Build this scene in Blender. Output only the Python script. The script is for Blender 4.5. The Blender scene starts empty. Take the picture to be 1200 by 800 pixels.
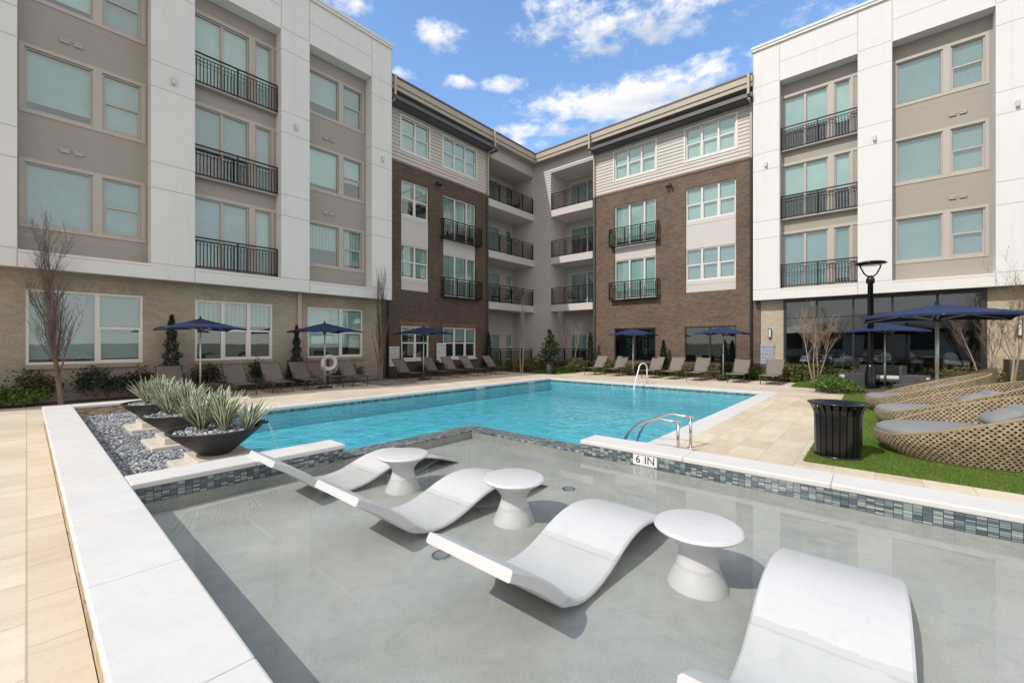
import bpy, math, random
import numpy as np
from mathutils import Vector
random.seed(7); RNG = np.random.default_rng(7)
R = math.radians
scene = bpy.context.scene
col = scene.collection

# ---------------------------------------------------------------- camera
F = (.7567, .6547)
cam = bpy.data.cameras.new("camera"); cam_o = bpy.data.objects.new("camera", cam); col.objects.link(cam_o)
cam_o.location = (0, 0, 1.6)
cam_o.rotation_euler = (R(90), 0, math.atan2(F[1], F[0]) - R(90))
cam.sensor_width = 36; cam.lens = 14.76; cam.shift_y = .0017
cam.clip_start = .05; cam.clip_end = 2000
scene.camera = cam_o

# ---------------------------------------------------------------- sun and sky
SUN_EL, SUN_AZ = R(46), R(13)
sdir = Vector((-math.cos(SUN_EL)*math.cos(SUN_AZ), math.cos(SUN_EL)*math.sin(SUN_AZ), math.sin(SUN_EL)))
sun = bpy.data.lights.new("sun", 'SUN'); sun.energy = 2.65; sun.angle = R(.5); sun.color = (1, .95, .87)
sun_o = bpy.data.objects.new("sun", sun); col.objects.link(sun_o)
sun_o.rotation_euler = sdir.to_track_quat('Z', 'Y').to_euler()
scene.view_settings.view_transform = 'Standard'; scene.view_settings.look = 'None'
scene.view_settings.gamma = 1; scene.view_settings.exposure = .16
scene.cycles.max_bounces = 10; scene.cycles.transparent_max_bounces = 24
scene.cycles.caustics_reflective = False; scene.cycles.caustics_refractive = False
SKY = .15

class NT:
    """tiny node helper"""
    def __init__(s, nt): s.t = nt; s.n = nt.nodes; s.l = nt.links
    def add(s, typ, **kw):
        n = s.n.new(typ)
        for k, v in kw.items():
            if k == 'inp':
                for a, b in v.items():
                    if hasattr(b, 'is_output') or isinstance(b, bpy.types.NodeSocket): s.l.new(b, n.inputs[a])
                    else: n.inputs[a].default_value = b
            else: setattr(n, k, v)
        return n
    def m(s, op, a, b=0, c=None, clamp=False):
        n = s.n.new('ShaderNodeMath'); n.operation = op; n.use_clamp = clamp
        for i, v in enumerate((a, b, c)):
            if v is None: continue
            if isinstance(v, bpy.types.NodeSocket): s.l.new(v, n.inputs[i])
            else: n.inputs[i].default_value = v
        return n.outputs[0]
    def mix(s, f, a, b, blend='MIX'):
        n = s.n.new('ShaderNodeMix'); n.data_type = 'RGBA'; n.blend_type = blend
        for i, v in ((0, f), (6, a), (7, b)):
            if isinstance(v, bpy.types.NodeSocket): s.l.new(v, n.inputs[i])
            else: n.inputs[i].default_value = v if i == 0 else (*v[:3], 1)
        return n.outputs[2]
    def ramp(s, f, stops):
        n = s.n.new('ShaderNodeValToRGB'); s.l.new(f, n.inputs[0]); e = n.color_ramp.elements
        while len(e) < len(stops): e.new(.5)
        for i, (p, c) in enumerate(stops): e[i].position = p; e[i].color = (*c[:3], 1)
        return n.outputs[0]
    def noise(s, vec, scale, detail=4, rough=.55, dist=0):
        n = s.add('ShaderNodeTexNoise', inp={'Scale': scale, 'Detail': detail, 'Roughness': rough, 'Distortion': dist})
        if vec is not None: s.l.new(vec, n.inputs['Vector'])
        return n.outputs[0]

world = bpy.data.worlds.new("World"); scene.world = world; world.use_nodes = True
w = NT(world.node_tree); w.n.clear()
sky = w.add('ShaderNodeTexSky', sky_type='NISHITA', sun_disc=False, sun_elevation=SUN_EL,
            sun_rotation=math.atan2(sdir.x, sdir.y), air_density=1.0, dust_density=.3, ozone_density=2.2)
tc = w.add('ShaderNodeTexCoord'); sep = w.add('ShaderNodeSeparateXYZ', inp={0: tc.outputs['Generated']})
X_, Y_, Z_ = sep.outputs
az = w.m('ARCTAN2', Y_, X_)
el = w.m('ARCSINE', Z_)
# cumulus clouds: where they hang (azimuth deg, elevation deg, half widths) and a noise that breaks their outline
CLOUDS = []
def pxdir(px, py):
    a = math.atan2(F[1], F[0]) - math.atan2(px-600, 492)
    e = math.atan2(402-py, math.hypot(px-600, 492)); return math.degrees(a), math.degrees(e)
for px, py, wx, wy, s in [(735,118,88,17,1.2), (790,92,60,12,1.0), (700,30,62,18,.95), (775,14,70,24,1), (650,6,28,16,.9),
                       (697,59,38,7,.85), (515,42,18,14,.85), (591,99,16,7,1.2), (537,97,13,6,1.1), (473,86,10,5,1.1), (645,152,55,6,.95), (622,168,24,5,.7),
                       (404,2,22,9,1), (945,12,22,10,.7), (882,72,10,9,.9), (834,67,9,5,.7), (1010,2,40,8,.6)]:
    a0, e0 = pxdir(px, py); sx = math.cos(math.radians(e0))
    k = 492/math.cos(math.radians(a0-40.87))**2
    ra = math.degrees(wx/k); re = math.degrees(wy/(492/math.cos(math.radians(a0-40.87))/math.cos(math.radians(e0))**2))
    CLOUDS.append((a0, e0, ra*1.55, re*1.7, s))
CLOUDS += [(100,30,16,6,.9), (150,22,20,5,.9), (-60,35,18,7,.9), (-110,25,22,6,.9), (-160,40,15,7,.9), (75,55,14,7,.8), (-20,60,20,8,.8)]
comb = w.add('ShaderNodeCombineXYZ', inp={0: az, 1: w.m('MULTIPLY', el, 1.9), 2: 0})
nz = w.noise(comb.outputs[0], 8, 8, .6, .2)
nz2 = w.noise(comb.outputs[0], 26, 6, .62, .2)
dens = None; under = None
for a0, e0, ra, re, s in CLOUDS:
    u = w.m('DIVIDE', w.m('SUBTRACT', az, math.radians(a0)), math.radians(ra))
    v = w.m('DIVIDE', w.m('SUBTRACT', el, math.radians(e0)), math.radians(re))
    d = w.m('ADD', w.m('MULTIPLY', u, u), w.m('MULTIPLY', v, v))
    g = w.m('MULTIPLY', w.m('SUBTRACT', 1, w.m('MULTIPLY', d, .5), clamp=True), s)
    hv = w.m('MULTIPLY', g, w.m('MULTIPLY', v, -1))
    dens = g if dens is None else w.m('MAXIMUM', dens, g)
    under = hv if under is None else w.m('ADD', under, hv)
t = w.m('ADD', dens, w.m('MULTIPLY', w.m('SUBTRACT', nz, .5), 2.0))
t = w.m('ADD', t, w.m('MULTIPLY', w.m('SUBTRACT', nz2, .5), 1.6))
t = w.m('MULTIPLY', t, w.m('GREATER_THAN', dens, .001))
msk = w.add('ShaderNodeMapRange', interpolation_type='SMOOTHSTEP', inp={'Value': t, 'From Min': .42, 'From Max': 1.35}).outputs[0]
msk = w.m('MULTIPLY', msk, w.m('MULTIPLY', dens, 4, clamp=True))
shade = w.add('ShaderNodeMapRange', inp={'Value': w.m('ADD', under, w.m('MULTIPLY', nz2, .5)), 'From Min': .15, 'From Max': 1.1}).outputs[0]
cc = w.mix(shade, (6.9, 6.8, 6.7), (4.1, 4.4, 4.9))
skyc = w.mix(1.0, sky.outputs[0], (1.45, 1.62, 1.72), 'MULTIPLY')
# white veil added to the unseen sky behind the photographer as neutral fill light
dot = w.m('ADD', w.m('MULTIPLY', X_, F[0]), w.m('MULTIPLY', Y_, F[1]))
veil = w.add('ShaderNodeMapRange', interpolation_type='SMOOTHSTEP', inp={'Value': w.m('ADD', dot, w.m('MULTIPLY', w.m('SUBTRACT', nz, .5), .5)), 'From Min': .55, 'From Max': -.25, 'To Min': 0, 'To Max': .93}).outputs[0]
final = w.mix(w.m('MAXIMUM', w.m('MULTIPLY', msk, .95), veil), skyc, w.mix(veil, cc, (6.1, 5.75, 5.45)))
bg = w.add('ShaderNodeBackground', inp={'Color': final, 'Strength': SKY})
out = w.add('ShaderNodeOutputWorld'); w.l.new(bg.outputs[0], out.inputs[0])

# ---------------------------------------------------------------- materials
MATS = {}
def mat(name):
    m = bpy.data.materials.new(name); m.use_nodes = True; MATS[name] = m
    t = NT(m.node_tree); b = t.n['Principled BSDF']; return m, t, b
def pos(t): return t.add('ShaderNodeNewGeometry').outputs['Position']
def schlick(t, ior, normal=None):
    """two sided fresnel: thin sheets must not mirror totally from behind"""
    g = t.add('ShaderNodeNewGeometry'); f0 = ((ior-1)/(ior+1))**2
    d = t.add('ShaderNodeVectorMath', operation='DOT_PRODUCT', inp={0: normal if normal is not None else g.outputs['Normal'], 1: g.outputs['Incoming']}).outputs['Value']
    q = t.m('SUBTRACT', 1, t.m('ABSOLUTE', d), clamp=True)
    return t.m('ADD', f0, t.m('MULTIPLY', t.m('POWER', q, 5), 1-f0), clamp=True)
def bump(t, b, h, strength=.3, dist=.01):
    n = t.add('ShaderNodeBump', inp={'Strength': strength, 'Distance': dist, 'Height': h}); t.l.new(n.outputs[0], b.inputs['Normal'])
def plain(name, c, rough=.6, var=.12, scale=6, metal=0, bstr=.1, bscale=60, spec=.5, obj=False):
    """base colour with large and small mottling plus a fine bump"""
    m, t, b = mat(name)
    p = t.add('ShaderNodeTexCoord').outputs['Object'] if obj else pos(t)
    n = t.noise(p, scale, 6, .6); n2 = t.noise(p, scale*8, 3)
    f = t.m('ADD', t.m('MULTIPLY', n, .7), t.m('MULTIPLY', n2, .3))
    c1 = [x*(1-var) for x in c]; c2 = [min(1, x*(1+var)) for x in c]
    t.l.new(t.ramp(f, [(.3, c1), (.7, c2)]), b.inputs['Base Color'])
    b.inputs['Roughness'].default_value = rough; b.inputs['Metallic'].default_value = metal
    b.inputs['Specular IOR Level'].default_value = spec
    if bstr: bump(t, b, t.noise(p, bscale, 4), bstr, .004)
    return m
def plane_vec(t, axis):
    """wall coordinates (u along the wall, height) from the position"""
    s = t.add('ShaderNodeSeparateXYZ', inp={0: pos(t)})
    u = {'L': s.outputs[0], 'R': s.outputs[1]}[axis]
    return u, s.outputs[2], t.add('ShaderNodeCombineXYZ', inp={0: u, 1: s.outputs[2], 2: 0}).outputs[0]
def brick(name, axis, c1, c2, mortar, bw=.2, bh=.068, ms=.009, rough=.85):
    m, t, b = mat(name); u, z, v = plane_vec(t, axis)
    n = t.add('ShaderNodeTexBrick', inp={'Vector': v, 'Color1': (*c1, 1), 'Color2': (*c2, 1), 'Mortar': (*mortar, 1), 'Scale': 1,
              'Mortar Size': ms, 'Mortar Smooth': .3, 'Bias': 0, 'Brick Width': bw, 'Row Height': bh})
    n.offset = .5
    big = t.noise(v, .5, 5); sm = t.noise(v, 22, 4)
    c = t.mix(1, n.outputs[0], t.ramp(big, [(.3, (.82,)*3), (.7, (1.14, 1.12, 1.1))]), 'MULTIPLY')
    c = t.mix(1, c, t.ramp(sm, [(.3, (.86,)*3), (.7, (1.12,)*3)]), 'MULTIPLY')
    t.l.new(c, b.inputs['Base Color']); b.inputs['Roughness'].default_value = rough
    bump(t, b, t.m('ADD', t.m('SUBTRACT', 1, n.outputs[1]), t.m('MULTIPLY', sm, .3)), .5, .008)
    return m
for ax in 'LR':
    kb = .72 if ax == 'L' else 1  # left wing's brown brick darkened: its shade is put into the colour
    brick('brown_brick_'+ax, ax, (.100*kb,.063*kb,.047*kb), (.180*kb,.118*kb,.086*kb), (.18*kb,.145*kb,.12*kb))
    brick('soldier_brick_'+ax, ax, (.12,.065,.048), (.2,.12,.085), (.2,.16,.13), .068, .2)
    kb = (.80,.82,.86) if ax == 'L' else (1.05,1.05,1.05); kk = lambda c: tuple(a*b for a, b in zip(c, kb))  # same beige brick dimmed on the left wing, carrying its shade as colour
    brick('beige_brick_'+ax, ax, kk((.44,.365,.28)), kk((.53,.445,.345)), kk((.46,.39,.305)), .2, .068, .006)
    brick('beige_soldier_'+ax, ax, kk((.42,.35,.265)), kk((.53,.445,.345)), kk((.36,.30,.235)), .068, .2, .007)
plain('white_stucco', (.755,.742,.725), .8, .035, .35, bscale=120)
_t = NT(MATS['white_stucco'].node_tree); _b = _t.n['Principled BSDF']; _c = _b.inputs['Base Color'].links[0].from_socket
_mp = _t.add('ShaderNodeMapping', inp={'Vector': pos(_t)}); _mp.inputs['Scale'].default_value = (5, 5, .22)
_t.l.new(_t.mix(1, _c, _t.ramp(_t.noise(_mp.outputs[0], 1.3, 6, .65), [(.30, (.95,.945,.935)), (.45, (1,1,1)), (1, (1.01,)*3)]), 'MULTIPLY'), _b.inputs['Base Color'])
plain('joint_grey', (.42,.41,.40), .8, .05, 3)
plain('taupe_panel', (.36,.32,.285), .65, .05, .7, bscale=90)
plain('light_panel', (.60,.56,.54), .6, .04, .8)
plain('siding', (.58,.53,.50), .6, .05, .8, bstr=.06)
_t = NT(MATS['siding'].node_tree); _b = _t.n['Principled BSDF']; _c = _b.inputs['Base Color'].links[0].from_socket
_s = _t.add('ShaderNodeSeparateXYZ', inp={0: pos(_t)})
_t.l.new(_t.mix(_t.m('LESS_THAN', _t.m('FRACT', _t.m('DIVIDE', _s.outputs[2], .178)), .075), _c, (.38,.345,.32)), _b.inputs['Base Color'])   # shadow line under each lap, put into the board colour
plain('beige_trim', (.44,.38,.31), .5, .04, 2)
plain('window_trim', (.47,.42,.375), .5, .04, 2)
plain('cream_frame', (.74,.71,.67), .45, .03, 2)
plain('dark_frame', (.03,.028,.027), .4, .1, 2)
plain('dark_metal', (.018,.016,.016), .38, .15, 4, metal=.3)
plain('eyebrow_grey', (.10,.095,.10), .45, .08, 3, metal=.2)
plain('roof_edge', (.14,.10,.08), .5, .1, 3)
plain('interior_dark', (.035,.04,.05), .9, .3, 1, bstr=0)
plain('room_floor', (.20,.19,.18), .6, .3, 1, bstr=0)
plain('soffit', (.5,.46,.43), .7, .04, 1)
plain('coping_stone', (.68,.668,.642), .6, .07, 1.6, bstr=.25, bscale=35)
plain('pedestal_stone', (.68,.62,.54), .65, .08, 4, bstr=.3, bscale=30)
plain('white_resin', (.62,.62,.62), .4, .03, 2.2, bstr=.03, bscale=160)
_t = NT(MATS['white_resin'].node_tree); _b = _t.n['Principled BSDF']; _c = _b.inputs['Base Color'].links[0].from_socket
_p = pos(_t); _s = _t.add('ShaderNodeSeparateXYZ', inp={0: _p}); _z = _t.m('ADD', _s.outputs[2], _t.m('MULTIPLY', _t.m('SUBTRACT', _t.noise(_p, 14, 4), .5), .02))
_w = _t.m('MULTIPLY', _t.m('GREATER_THAN', _z, .166), _t.m('LESS_THAN', _z, .186))        # the damp scum line left at the water's edge
_sc = _t.ramp(_t.noise(_p, 5, 8, .7, 2.0), [(.32, (.93,.93,.92)), (.46, (1,1,1))])
_t.l.new(_t.mix(_t.m('MULTIPLY', _w, .55), _t.mix(1, _c, _sc, 'MULTIPLY'), (.47,.48,.46)), _b.inputs['Base Color'])
plain('black_metal', (.012,.012,.013), .22, .1, 5, metal=.35, spec=.6, bstr=.03)
plain('lounger_frame', (.085,.07,.058), .4, .12, 8, metal=.5)
plain('sling', (.185,.158,.138), .75, .1, 30, bstr=.3, bscale=220)
plain('umbrella_navy', (.008,.022,.088), .8, .12, 5, bstr=.25, bscale=200)
plain('steel', (.6,.57,.53), .22, .06, 12, metal=1, bstr=.02)
plain('aluminium', (.58,.58,.57), .35, .05, 12, metal=.25)
plain('bowl_black', (.028,.026,.025), .55, .25, 5, bstr=.35, bscale=50)
plain('cushion_grey', (.25,.25,.255), .85, .06, 10, bstr=.3, bscale=250)
plain('grey_wicker', (.075,.075,.08), .7, .2, 60, bstr=.5, bscale=150)
plain('white_cushion', (.72,.72,.7), .85, .04, 5)
plain('bark', (.20,.145,.11), .85, .25, 20, bstr=.6, bscale=70)
plain('pale_bark', (.33,.25,.19), .8, .25, 16, bstr=.5, bscale=50)
plain('twig_red', (.16,.115,.09), .85, .3, 12, bstr=0)
plain('mulch', (.10,.065,.045), .95, .5, 30, bstr=.9, bscale=40)
plain('ground', (.16,.14,.10), .95, .3, .3, bstr=.5, bscale=20)
plain('white_paint', (.8,.8,.79), .35, .03, 3)
plain('sign_white', (.74,.75,.77), .5, .04, 3)
plain('sign_blue', (.38,.42,.50), .5, .05, 3)
plain('ink', (.015,.015,.02), .6, 0, 3, bstr=0)
plain('blue_ink', (.10,.13,.22), .6, 0, 3, bstr=0)
plain('dark_wall', (.09,.065,.055), .85, .2, 3, bstr=.5, bscale=30)
plain('pot_grey', (.12,.115,.11), .6, .2, 6)
plain('dark_hub', (.02,.02,.022), .4, .1, 6)
plain('cover_grey', (.24,.245,.24), .5, .1, 30)
plain('lens_glass', (.7,.75,.78), .15, .05, 9)

def leafm(name, cols, rough=.55, trans=.25):
    m, t, b = mat(name)
    g = t.add('ShaderNodeNewGeometry')
    r = g.outputs['Random Per Island']
    n = t.noise(g.outputs['Position'], 3.0, 3)
    f = t.m('ADD', t.m('MULTIPLY', r, .6), t.m('MULTIPLY', n, .4))
    k = len(cols)
    c = t.ramp(f, [(.15+.7*i/(k-1), cc_) for i, cc_ in enumerate(cols)])
    t.l.new(c, b.inputs['Base Color']); b.inputs['Roughness'].default_value = rough
    tr = t.add('ShaderNodeBsdfTranslucent', inp={'Color': c})
    mx = t.add('ShaderNodeMixShader', inp={0: trans, 1: b.outputs[0], 2: tr.outputs[0]})
    t.l.new(mx.outputs[0], t.n['Material Output'].inputs[0]); return m
leafm('leaf_dark', [(.018,.035,.012), (.035,.06,.02), (.06,.085,.025)])
leafm('leaf_bronze', [(.03,.035,.015), (.06,.055,.022), (.11,.08,.035)])
leafm('leaf_bright', [(.05,.10,.015), (.09,.17,.03), (.15,.24,.04)])
leafm('leaf_mixed', [(.05,.07,.02), (.11,.13,.035), (.20,.19,.07), (.20,.13,.07)])
leafm('leaf_conifer', [(.012,.026,.012), (.026,.045,.02), (.045,.065,.03)])
leafm('leaf_magnolia', [(.018,.04,.018), (.04,.07,.03), (.10,.12,.06)], .3)
leafm('turf_blade', [(.11,.19,.025), (.17,.27,.04), (.25,.35,.065)], .6, .3)
leafm('bud', [(.13,.07,.055), (.2,.11,.085), (.26,.17,.12)])
leafm('pebble', [(.13,.14,.155), (.26,.28,.31), (.42,.44,.46), (.62,.62,.62)], .6, 0)
leafm('mulch_chip', [(.05,.03,.02), (.12,.08,.055), (.2,.14,.10)], .9, 0)
leafm('gravel_chip', [(.14,.12,.11), (.26,.22,.2), (.42,.37,.34)], .9, 0)

# variegated blade: green down the middle, cream along both edges (from the blade's own uv)
m, t, b = mat('yucca_blade')
uv = t.add('ShaderNodeUVMap').outputs[0]; s = t.add('ShaderNodeSeparateXYZ', inp={0: uv})
e = t.m('ABSOLUTE', t.m('SUBTRACT', s.outputs[0], .5))
rnd = t.add('ShaderNodeNewGeometry').outputs['Random Per Island']
cr = t.mix(rnd, (.66,.66,.46), (.86,.86,.72)); gr = t.mix(rnd, (.05,.085,.035), (.15,.20,.09))
edge = t.add('ShaderNodeMapRange', inp={'Value': t.m('ADD', e, t.m('MULTIPLY', t.m('SUBTRACT', rnd, .5), .14)), 'From Min': .22, 'From Max': .29}).outputs[0]
c = t.mix(edge, gr, cr); t.l.new(c, b.inputs['Base Color']); b.inputs['Roughness'].default_value = .45
tr = t.add('ShaderNodeBsdfTranslucent', inp={'Color': c})
t.l.new(t.add('ShaderNodeMixShader', inp={0: .2, 1: b.outputs[0], 2: tr.outputs[0]}).outputs[0], t.n['Material Output'].inputs[0])

# travertine pavers
def paver(name, c1, c2, mortar, bw, bh, rot=0, off=.5, ms=.006):
    m, t, b = mat(name); p = pos(t)
    mp = t.add('ShaderNodeMapping', inp={'Vector': p}); mp.inputs['Rotation'].default_value = (0, 0, rot)
    mp.inputs['Location'].default_value = (.012, .0, 0)
    n = t.add('ShaderNodeTexBrick', inp={'Vector': mp.outputs[0], 'Color1': (*c1, 1), 'Color2': (*c2, 1), 'Mortar': (*mortar, 1), 'Scale': 1,
              'Mortar Size': ms, 'Mortar Smooth': .2, 'Brick Width': bw, 'Row Height': bh}); n.offset = off
    st = t.add('ShaderNodeMapping', inp={'Vector': p}); st.inputs['Scale'].default_value = (.8, 4.5, 1)
    vein = t.noise(st.outputs[0], 1.6, 8, .62, .6); sm = t.noise(p, 40, 4); big = t.noise(p, .45, 3)
    c = t.mix(1, n.outputs[0], t.ramp(vein, [(.25, (.90,.86,.80)), (.5, (1, 1, 1)), (.75, (1.07, 1.07, 1.07))]), 'MULTIPLY')
    c = t.mix(1, c, t.ramp(big, [(.35, (.92,.90,.87)), (.65, (1.06, 1.06, 1.06))]), 'MULTIPLY')
    c = t.mix(1, c, t.ramp(sm, [(.3, (.95,)*3), (.7, (1.04,)*3)]), 'MULTIPLY')
    t.l.new(c, b.inputs['Base Color']); b.inputs['Roughness'].default_value = .7
    bump(t, b, t.m('ADD', t.m('MULTIPLY', t.m('SUBTRACT', 1, n.outputs[1]), 1), t.m('MULTIPLY', t.m('ADD', sm, vein), .25)), .35, .006)
paver('travertine', (.61,.535,.43), (.70,.63,.52), (.47,.41,.33), .61, .41, R(90), .5)
paver('travertine_cross', (.58,.49,.365), (.69,.61,.48), (.52,.455,.365), .61, .41, 0, .5)
# rough stone riser
m, t, b = mat('rough_limestone'); p = pos(t)
mp = t.add('ShaderNodeMapping', inp={'Vector': p}); mp.inputs['Scale'].default_value = (1, 1, 2.2)
vo = t.add('ShaderNodeTexVoronoi', feature='DISTANCE_TO_EDGE', inp={'Vector': mp.outputs[0], 'Scale': 2.6})
vc = t.add('ShaderNodeTexVoronoi', inp={'Vector': mp.outputs[0], 'Scale': 2.6})
n = t.noise(p, 9, 7, .65)
sc = t.add('ShaderNodeSeparateColor', inp={0: vc.outputs['Color']})
c = t.mix(sc.outputs[0], (.42,.30,.17), (.60,.50,.36)); c = t.mix(1, c, t.ramp(n, [(.3, (.7,.66,.6)), (.7, (1.2, 1.2, 1.2))]), 'MULTIPLY')
c = t.mix(t.m('LESS_THAN', vo.outputs[0], .03), c, (.30,.25,.19)); t.l.new(c, b.inputs['Base Color']); b.inputs['Roughness'].default_value = .9
bump(t, b, t.m('ADD', n, t.m('MULTIPLY', t.m('MINIMUM', vo.outputs[0], .08), 8)), .8, .03)

# glass mosaic: columns of tiles, each split in thin strips of its own tone
def mosaic(name, axis, horizontal=False):
    m, t, b = mat(name); s = t.add('ShaderNodeSeparateXYZ', inp={0: pos(t)})
    if horizontal: u, z = (s.outputs[0], s.outputs[1]) if axis == 'L' else (s.outputs[1], s.outputs[0])
    else: u, z = ({'L': s.outputs[0], 'R': s.outputs[1]}[axis], s.outputs[2])
    cw, rh = .058, .0195
    cu = t.m('FLOOR', t.m('DIVIDE', u, cw)); cz = t.m('FLOOR', t.m('DIVIDE', z, rh))
    wn = t.add('ShaderNodeTexWhiteNoise', noise_dimensions='2D', inp={0: t.add('ShaderNodeCombineXYZ', inp={0: cu, 1: cz}).outputs[0]})
    fu = t.m('FRACT', t.m('DIVIDE', u, cw)); fz = t.m('FRACT', t.m('DIVIDE', z, rh)); ft = t.m('FRACT', t.m('DIVIDE', z, rh*3))
    gl = t.m('MAXIMUM', t.m('LESS_THAN', fu, .07), t.m('MAXIMUM', t.m('LESS_THAN', fz, .10), t.m('LESS_THAN', ft, .08)))
    c = t.ramp(wn.outputs[0], [(0, (.06,.085,.10)), (.35, (.12,.16,.185)), (.6, (.21,.25,.26)), (.8, (.29,.33,.29)), (1, (.42,.46,.45))])
    c = t.mix(gl, c, (.025,.03,.033)); t.l.new(c, b.inputs['Base Color'])
    b.inputs['Roughness'].default_value = .15 if not horizontal else .3
    bump(t, b, t.m('SUBTRACT', 1, gl), .4, .003)
for ax in 'LR': mosaic('mosaic_'+ax, ax); mosaic('mosaic_flat_'+ax, ax, True)

# shelf plaster
m, t, b = mat('shelf_plaster'); p = pos(t)
n = t.noise(p, .9, 8, .6, .8); n2 = t.noise(p, 90, 3); n3 = t.noise(p, 4.5, 6, .65, 1.2)
c = t.ramp(n, [(.3, (.33,.343,.32)), (.5, (.38,.388,.366)), (.7, (.44,.445,.42))])
c = t.mix(1, c, t.ramp(n3, [(.3, (.92,)*3), (.72, (1.1,)*3)]), 'MULTIPLY'); c = t.mix(1, c, t.ramp(n2, [(.25, (.86,)*3), (.75, (1.12,)*3)]), 'MULTIPLY')
t.l.new(c, b.inputs['Base Color']); b.inputs['Roughness'].default_value = .7
m, t, b = mat('pool_plaster'); p = pos(t)
vo = t.add('ShaderNodeTexVoronoi', feature='SMOOTH_F1', inp={'Vector': p, 'Scale': 2.2})
n = t.noise(p, 1.2, 5)
t.l.new(t.ramp(n, [(.3, (.40,.72,.78)), (.7, (.50,.82,.86))]), b.inputs['Base Color']); b.inputs['Roughness'].default_value = .8

# water: clear sheet (tinted) with fresnel gloss and ripples
def water(name, tint, scale, strength, dist, ior=1.33, stretch=(1, 1, 1)):
    m = bpy.data.materials.new(name); m.use_nodes = True; MATS[name] = m
    t = NT(m.node_tree); t.n.clear(); p = pos(t)
    mp = t.add('ShaderNodeMapping', inp={'Vector': p}); mp.inputs['Scale'].default_value = stretch
    h = t.m('ADD', t.noise(mp.outputs[0], scale, 3, .5, .6), t.m('MULTIPLY', t.noise(mp.outputs[0], scale*3.1, 2, .5, .3), .35))
    bp = t.add('ShaderNodeBump', inp={'Strength': strength, 'Distance': dist, 'Height': h})
    fr = schlick(t, ior, bp.outputs[0])
    gl = t.add('ShaderNodeBsdfGlossy', inp={'Roughness': .02, 'Normal': bp.outputs[0]})
    tt = t.mix(t.ramp(t.noise(mp.outputs[0], scale*.8, 4, .6, 1.0), [(.35, (0,)*3), (.65, (1,)*3)]), [x*.86 for x in tint], [min(1, x*1.10) for x in tint]) if strength > .2 else None
    tr = t.add('ShaderNodeBsdfTransparent')
    if tt is not None: t.l.new(tt, tr.inputs[0])
    else: tr.inputs[0].default_value = (*tint, 1)
    mx = t.add('ShaderNodeMixShader', inp={0: fr, 1: tr.outputs[0], 2: gl.outputs[0]})
    o = t.add('ShaderNodeOutputMaterial'); t.l.new(mx.outputs[0], o.inputs[0])
water('shelf_water', (.965, .975, .968), 1.3, .08, .012)
water('pool_water', (.40, .84, .955), 3.4, .9, .045)
water('falling_water', (.9, .95, .97), 20, .5, .02, 1.5)
_t = NT(MATS['falling_water'].node_tree); _o = [n for n in _t.n if n.type == 'OUTPUT_MATERIAL'][0]; _m = _o.inputs[0].links[0].from_socket
_f = _t.add('ShaderNodeBsdfTranslucent', inp={'Color': (.9,.95,.97,1)}); _d = _t.add('ShaderNodeBsdfDiffuse', inp={'Color': (.85,.9,.92,1)})
_a = _t.add('ShaderNodeAddShader', inp={0: _f.outputs[0], 1: _d.outputs[0]})
_mp = _t.add('ShaderNodeMapping', inp={'Vector': pos(_t)}); _mp.inputs['Scale'].default_value = (1, 60, 3)
_k = _t.ramp(_t.noise(_mp.outputs[0], 2.0, 3), [(.4, (.08,)*3), (.65, (.75,)*3)])
_t.l.new(_t.add('ShaderNodeMixShader', inp={0: _k, 1: _m, 2: _a.outputs[0]}).outputs[0], _o.inputs[0])

def glass(name, tint, ior=1.6):
    m = bpy.data.materials.new(name); m.use_nodes = True; MATS[name] = m
    t = NT(m.node_tree); t.n.clear(); p = pos(t)
    bp = t.add('ShaderNodeBump', inp={'Strength': .05, 'Distance': .02, 'Height': t.noise(p, .9, 2)})
    fr = schlick(t, ior)
    gl = t.add('ShaderNodeBsdfGlossy', inp={'Roughness': .01, 'Normal': bp.outputs[0]})
    tr = t.add('ShaderNodeBsdfTransparent', inp={'Color': (*tint, 1)})
    mx = t.add('ShaderNodeMixShader', inp={0: fr, 1: tr.outputs[0], 2: gl.outputs[0]})
    o = t.add('ShaderNodeOutputMaterial'); t.l.new(mx.outputs[0], o.inputs[0])
glass('window_glass', (.845, .94, .945), 2.2)
glass('store_glass', (.55, .61, .63), 1.95)
# blinds: slats in the height direction
m, t, b = mat('blind_slats'); s = t.add('ShaderNodeSeparateXYZ', inp={0: pos(t)})
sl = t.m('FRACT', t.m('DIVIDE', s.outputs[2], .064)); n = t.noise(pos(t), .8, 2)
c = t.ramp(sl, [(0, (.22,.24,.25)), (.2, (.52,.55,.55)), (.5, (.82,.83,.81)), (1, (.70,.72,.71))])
c = t.mix(1, c, t.ramp(n, [(.3, (.88,)*3), (.7, (1.05,)*3)]), 'MULTIPLY'); oi = t.add('ShaderNodeObjectInfo').outputs['Random']
c = t.mix(1, c, t.ramp(oi, [(0, (.72,.78,.86)), (.35, (.98,1,.98)), (.7, (.86,.93,1.04)), (1, (1.14,1.14,1.12))]), 'MULTIPLY'); t.l.new(c, b.inputs['Base Color']); bump(t, b, sl, .8, .02)
m, t, b = mat('roller_shade'); n = t.noise(pos(t), .9, 3)
c = t.ramp(n, [(.3, (.58,.64,.60)), (.7, (.76,.80,.76))]); oi = t.add('ShaderNodeObjectInfo').outputs['Random']
t.l.new(t.mix(1, c, t.ramp(oi, [(0, (.50,.56,.60)), (.3, (.80,.86,.84)), (.6, (1,1,1)), (1, (1.15,1.14,1.08))]), 'MULTIPLY'), b.inputs['Base Color'])
m, t, b = mat('curtain'); s = t.add('ShaderNodeSeparateXYZ', inp={0: pos(t)})
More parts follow.
